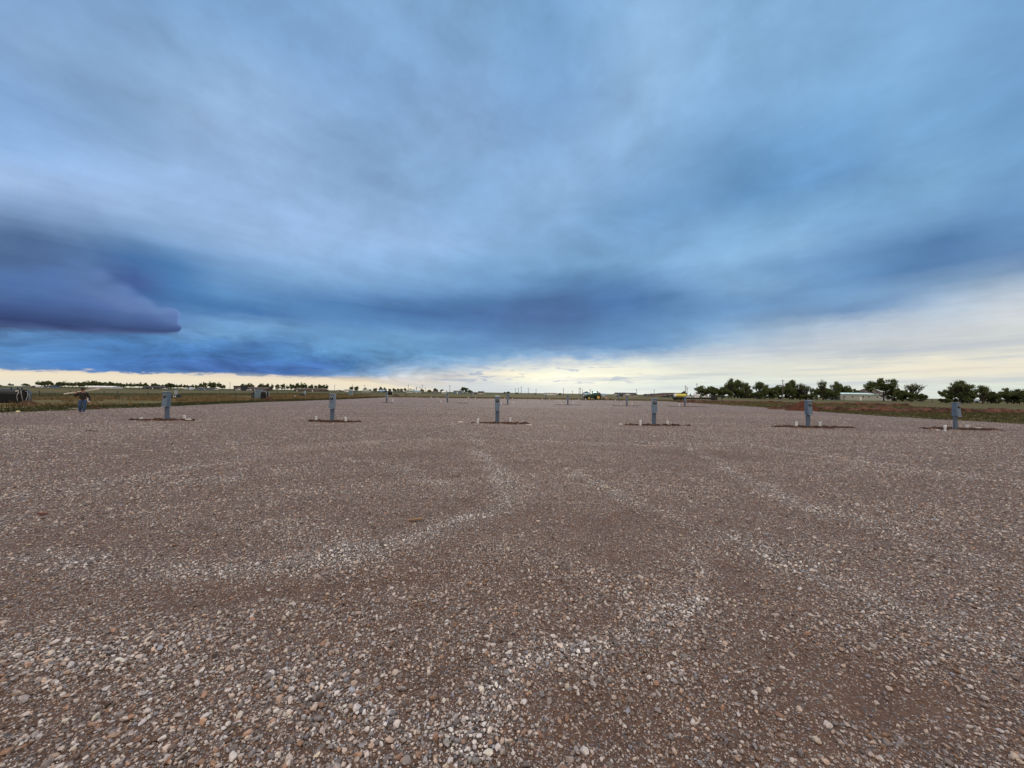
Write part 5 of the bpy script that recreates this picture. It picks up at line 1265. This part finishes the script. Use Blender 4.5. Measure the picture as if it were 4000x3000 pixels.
k = MB(); k.box(X0(2286), X0(2334), -.24, .24, .55, .948); k.box(X0(2281), X0(2286), -.3, .3, .45, .95); k.build('chassis', TYR, t)
k = MB(); k.box(X0(2280), X0(2283), -.38, .38, .40, .85); k.build('front_weights', TYR, t)
cx0, cx1 = X0(2315), X0(2333)
k = MB(); k.box(cx0 + .01, cx1, -.62, .62, 1.0, 1.60); k.build('cab_base', GPT, t, bevel=.03)
for a in (cx0 + .05, (cx0 + cx1) / 2 - .1, cx1 - .05):
    for b in (-.58, .58): k = MB(); k.box(a - .045, a + .045, b - .045, b + .045, 1.602, 2.42); k.build('cab_pillar', GPT, t)
k = MB(); k.box(cx0 + .12, cx1 - .12, -.56, .56, 1.604, 2.41); k.build('cab_glass', GLT, t)
k = MB(); k.box(cx0 - .12, cx1 + .15, -.72, .72, 2.422, 2.58, .08); k.build('cab_roof', GPT, t, bevel=.03)
k = MB(); k.tube([(X0(2303), .1, 1.6), (X0(2303), .1, 2.25)], .05, 8); k.build('exhaust', TYR, t)
for b in (-.85, .85):
    k = MB(); k.prism([(X0(2334) + .95 * math.cos(a), .80 + .95 * math.sin(a)) for a in np.linspace(.3, 2.6, 10)] + [(X0(2334) + .88 * math.cos(a), .80 + .88 * math.sin(a)) for a in np.linspace(2.6, .3, 10)], b - .28, b + .28, 'y'); k.build('fender', GPT, t)
RST = mat('rusty_brown_steel', (.12, .075, .05), .8, var=.3, scale=3)
t = thing('box_scraper', 'brown steel scraper hitched behind the green tractor', 'scraper', (gx(2366, Dt), Dt, 0))
X0 = lambda p: (p - 2366) * s_
k = MB(); k.tube([(X0(2343), 0, .55), (X0(2358), 0, .48), (X0(2372), 0, .80)], .08, 6); k.build('drawbar', RST, t)
k = MB(); k.prism([(X0(2360), .05), (X0(2376), .05), (X0(2377), .62), (X0(2372), .86), (X0(2362), .50)], -1.1, 1.1, 'y'); k.build('box', bmat('tan_steel', (.26, .19, .13)), t)
k = MB(); k.box(X0(2358), X0(2359), -1.2, 1.2, .0, .42); k.build('blade', RST, t)
k = MB(); k.tube([(X0(2374), 0, .82), (X0(2386), 0, .35)], .07, 6); k.build('tail_arm', RST, t)
wheel(t, X0(2381), -.5, .28, .28, .18, 0, RST); wheel(t, X0(2381), .5, .28, .28, .18, 0, RST)

# ------------------------------------------------------------ gooseneck trailer with yellow tank
Dg = 130.0; s_ = Dg / F
BKS = mat('black_steel', (.010, .010, .011), .6, var=.2)
t = thing('gooseneck_trailer', 'long black gooseneck flatbed trailer parked behind the red soil', 'trailer', (gx(2735, Dg), Dg, 0))
X0 = lambda p: (p - 2735) * s_
k = MB(); k.box(X0(2632), X0(2786), -1.2, 1.2, .70, .95); k.build('deck', BKS, t)
for b in (-1.0, 1.0): k = MB(); k.box(X0(2632), X0(2786), b - .06, b + .06, .45, .698); k.build('beam', BKS, t)
k = MB(); k.box(X0(2783), X0(2793), -1.1, 1.1, .2, 1.75); k.build('headboard', BKS, t)
for b in (-.6, .6): k = MB(); k.tube([(X0(2790), b, 1.5), (X0(2802), b * .9, 1.72), (X0(2816), b * .4, 1.55), (X0(2832), b * .15, 1.75)], .11, 8); k.build('neck_beam', BKS, t)
k = MB(); k.tube([(X0(2817), 0, 1.5), (X0(2820), 0, .9), (X0(2820), 0, .1)], .12, 8); k.build('coupler_leg', BKS, t)
k = MB(); k.box(X0(2793.2), X0(2800), -.5, .5, .3, 1.0); k.build('tool_box', BKS, t)
for p_ in (2641, 2653, 2665):
    for b in (-1.05, 1.05): wheel(t, X0(p_), b, .38, .38, .28, 0, BKS)
t = thing('yellow_tank', 'yellow cylinder tank with a white end on the trailer deck', 'tank', (gx(2657, Dg), Dg, .955))
X0 = lambda p: (p - 2657) * s_
YT = mat('yellow_tank_paint', (.62, .56, .08), .5, var=.08, dirt=(.45, .40, .10))
k = MB(); k.lathe([(.60, X0(2640)), (.60, X0(2679))], 'x', (0, 0, .62), 28); k.build('shell', YT, t, smooth=False)
k = MB(); k.lathe([(.2, X0(2633.5)), (.55, X0(2634.5)), (.63, X0(2636.5)), (.63, X0(2639.9))], 'x', (0, 0, .62), 28); k.build('end_cap', WHITE, t, smooth=False)
for p_ in (2644, 2652, 2660, 2668, 2676): k = MB(); k.lathe([(.615, X0(p_) - .04), (.615, X0(p_) + .04)], 'x', (0, 0, .62), 28); k.build('strap', bmat('tank_band', (.25, .23, .05)), t)
for p_ in (2642, 2672): k = MB(); k.prism([(-.55, 0), (.55, 0), (.35, .28), (-.35, .28)], X0(p_) - .08, X0(p_) + .08, 'x'); k.build('cradle', BKS, t)

# ------------------------------------------------------------ parked vehicles
def vehicle(px, D, L_, col, label, kind='pickup', rz=0.0):
    t = thing('parked_pickup' if kind == 'pickup' else 'parked_car', label, 'pickup' if kind == 'pickup' else 'car', (gx(px, D), D, 0), rz)
    c_ = mat('car_paint_%d' % int(sum(v * 997 * (i + 1) for i, v in enumerate(col))), col, .35)
    h = L_ / 2; w_ = .9
    k = MB(); k.prism([(-h, .4), (-h, .95), (-h + .9, 1.05), (h - .05, 1.05 if kind == 'pickup' else .95), (h, .9), (h, .4)], -w_, w_, 'y'); k.build('body', c_, t, bevel=.05)
    a, b = (-h + 1.1, .35) if kind == 'pickup' else (-h + 1.0, h - .7)
    k = MB(); k.prism([(a, 1.053), (a + .6, 1.68), (b - .3, 1.70), (b + .1, 1.053)], -w_ + .1, w_ - .1, 'y'); cb = k.build('cabin', c_, t, bevel=.04)
    k = MB(); k.prism([(a + .25, 1.12), (a + .66, 1.60), (b - .35, 1.61), (b - .1, 1.12)], -w_ + .08, w_ - .08, 'y'); k.build('window', GLS, cb)
    for xx in (-h + .85, h - .95):
        for yy in (-w_ + .02, w_ - .02): wheel(t, xx, yy, .36, .36, .22, 0, LIP)
    for yy in (-.65, .65): k = MB(); k.box(-h - .02, -h + .03, yy - .12, yy + .12, .72, .84); k.build('headlight', WHITE, t)
    return t
vehicle(2673, 225, 5.4, (.55, .56, .60), 'white pickup parked behind the yellow tank', rz=.2)
vehicle(2595, 270, 5.2, (.14, .02, .025), 'dark red pickup parked before the tan warehouse wall', rz=.1)
vehicle(2604, 255, 4.6, (.02, .02, .022), 'black car parked in the grass before the warehouse', 'car')
vehicle(2620, 280, 4.8, (.05, .05, .055), 'dark car at the middle of the warehouse wall', 'car')
vehicle(2760, 262, 5.4, (.60, .60, .60), 'white pickup under the first trees of the right belt')
vehicle(2772, 264, 4.5, (.60, .60, .60), 'white car right of the pickup under the first belt trees', 'car')
vehicle(3165, 262, 4.5, (.3, .3, .32), 'grey car behind the bare trees of the right belt', 'car')
vehicle(845, 440, 4.6, (.62, .60, .56), 'white car under the tall far trees left of the boxy house', 'car')
vehicle(645, 440, 6.0, (.60, .58, .55), 'white pickup beside the low dark far house', rz=0)
vehicle(788, 430, 4.8, (.05, .14, .34), 'blue car before the blue-grey farm shed', 'car')
vehicle(930, 380, 4.8, (.55, .55, .56), 'white car parked before the dark boxy house', 'car')
vehicle(973, 380, 4.6, (.60, .60, .60), 'white car before the long dark brown house', 'car')
vehicle(1384, 390, 4.8, (.10, .10, .12), 'dark car right of the white trailer home', 'car')
vehicle(2420, 270, 4.4, (.012, .012, .014), 'black car at the left end of the cream house', 'car')
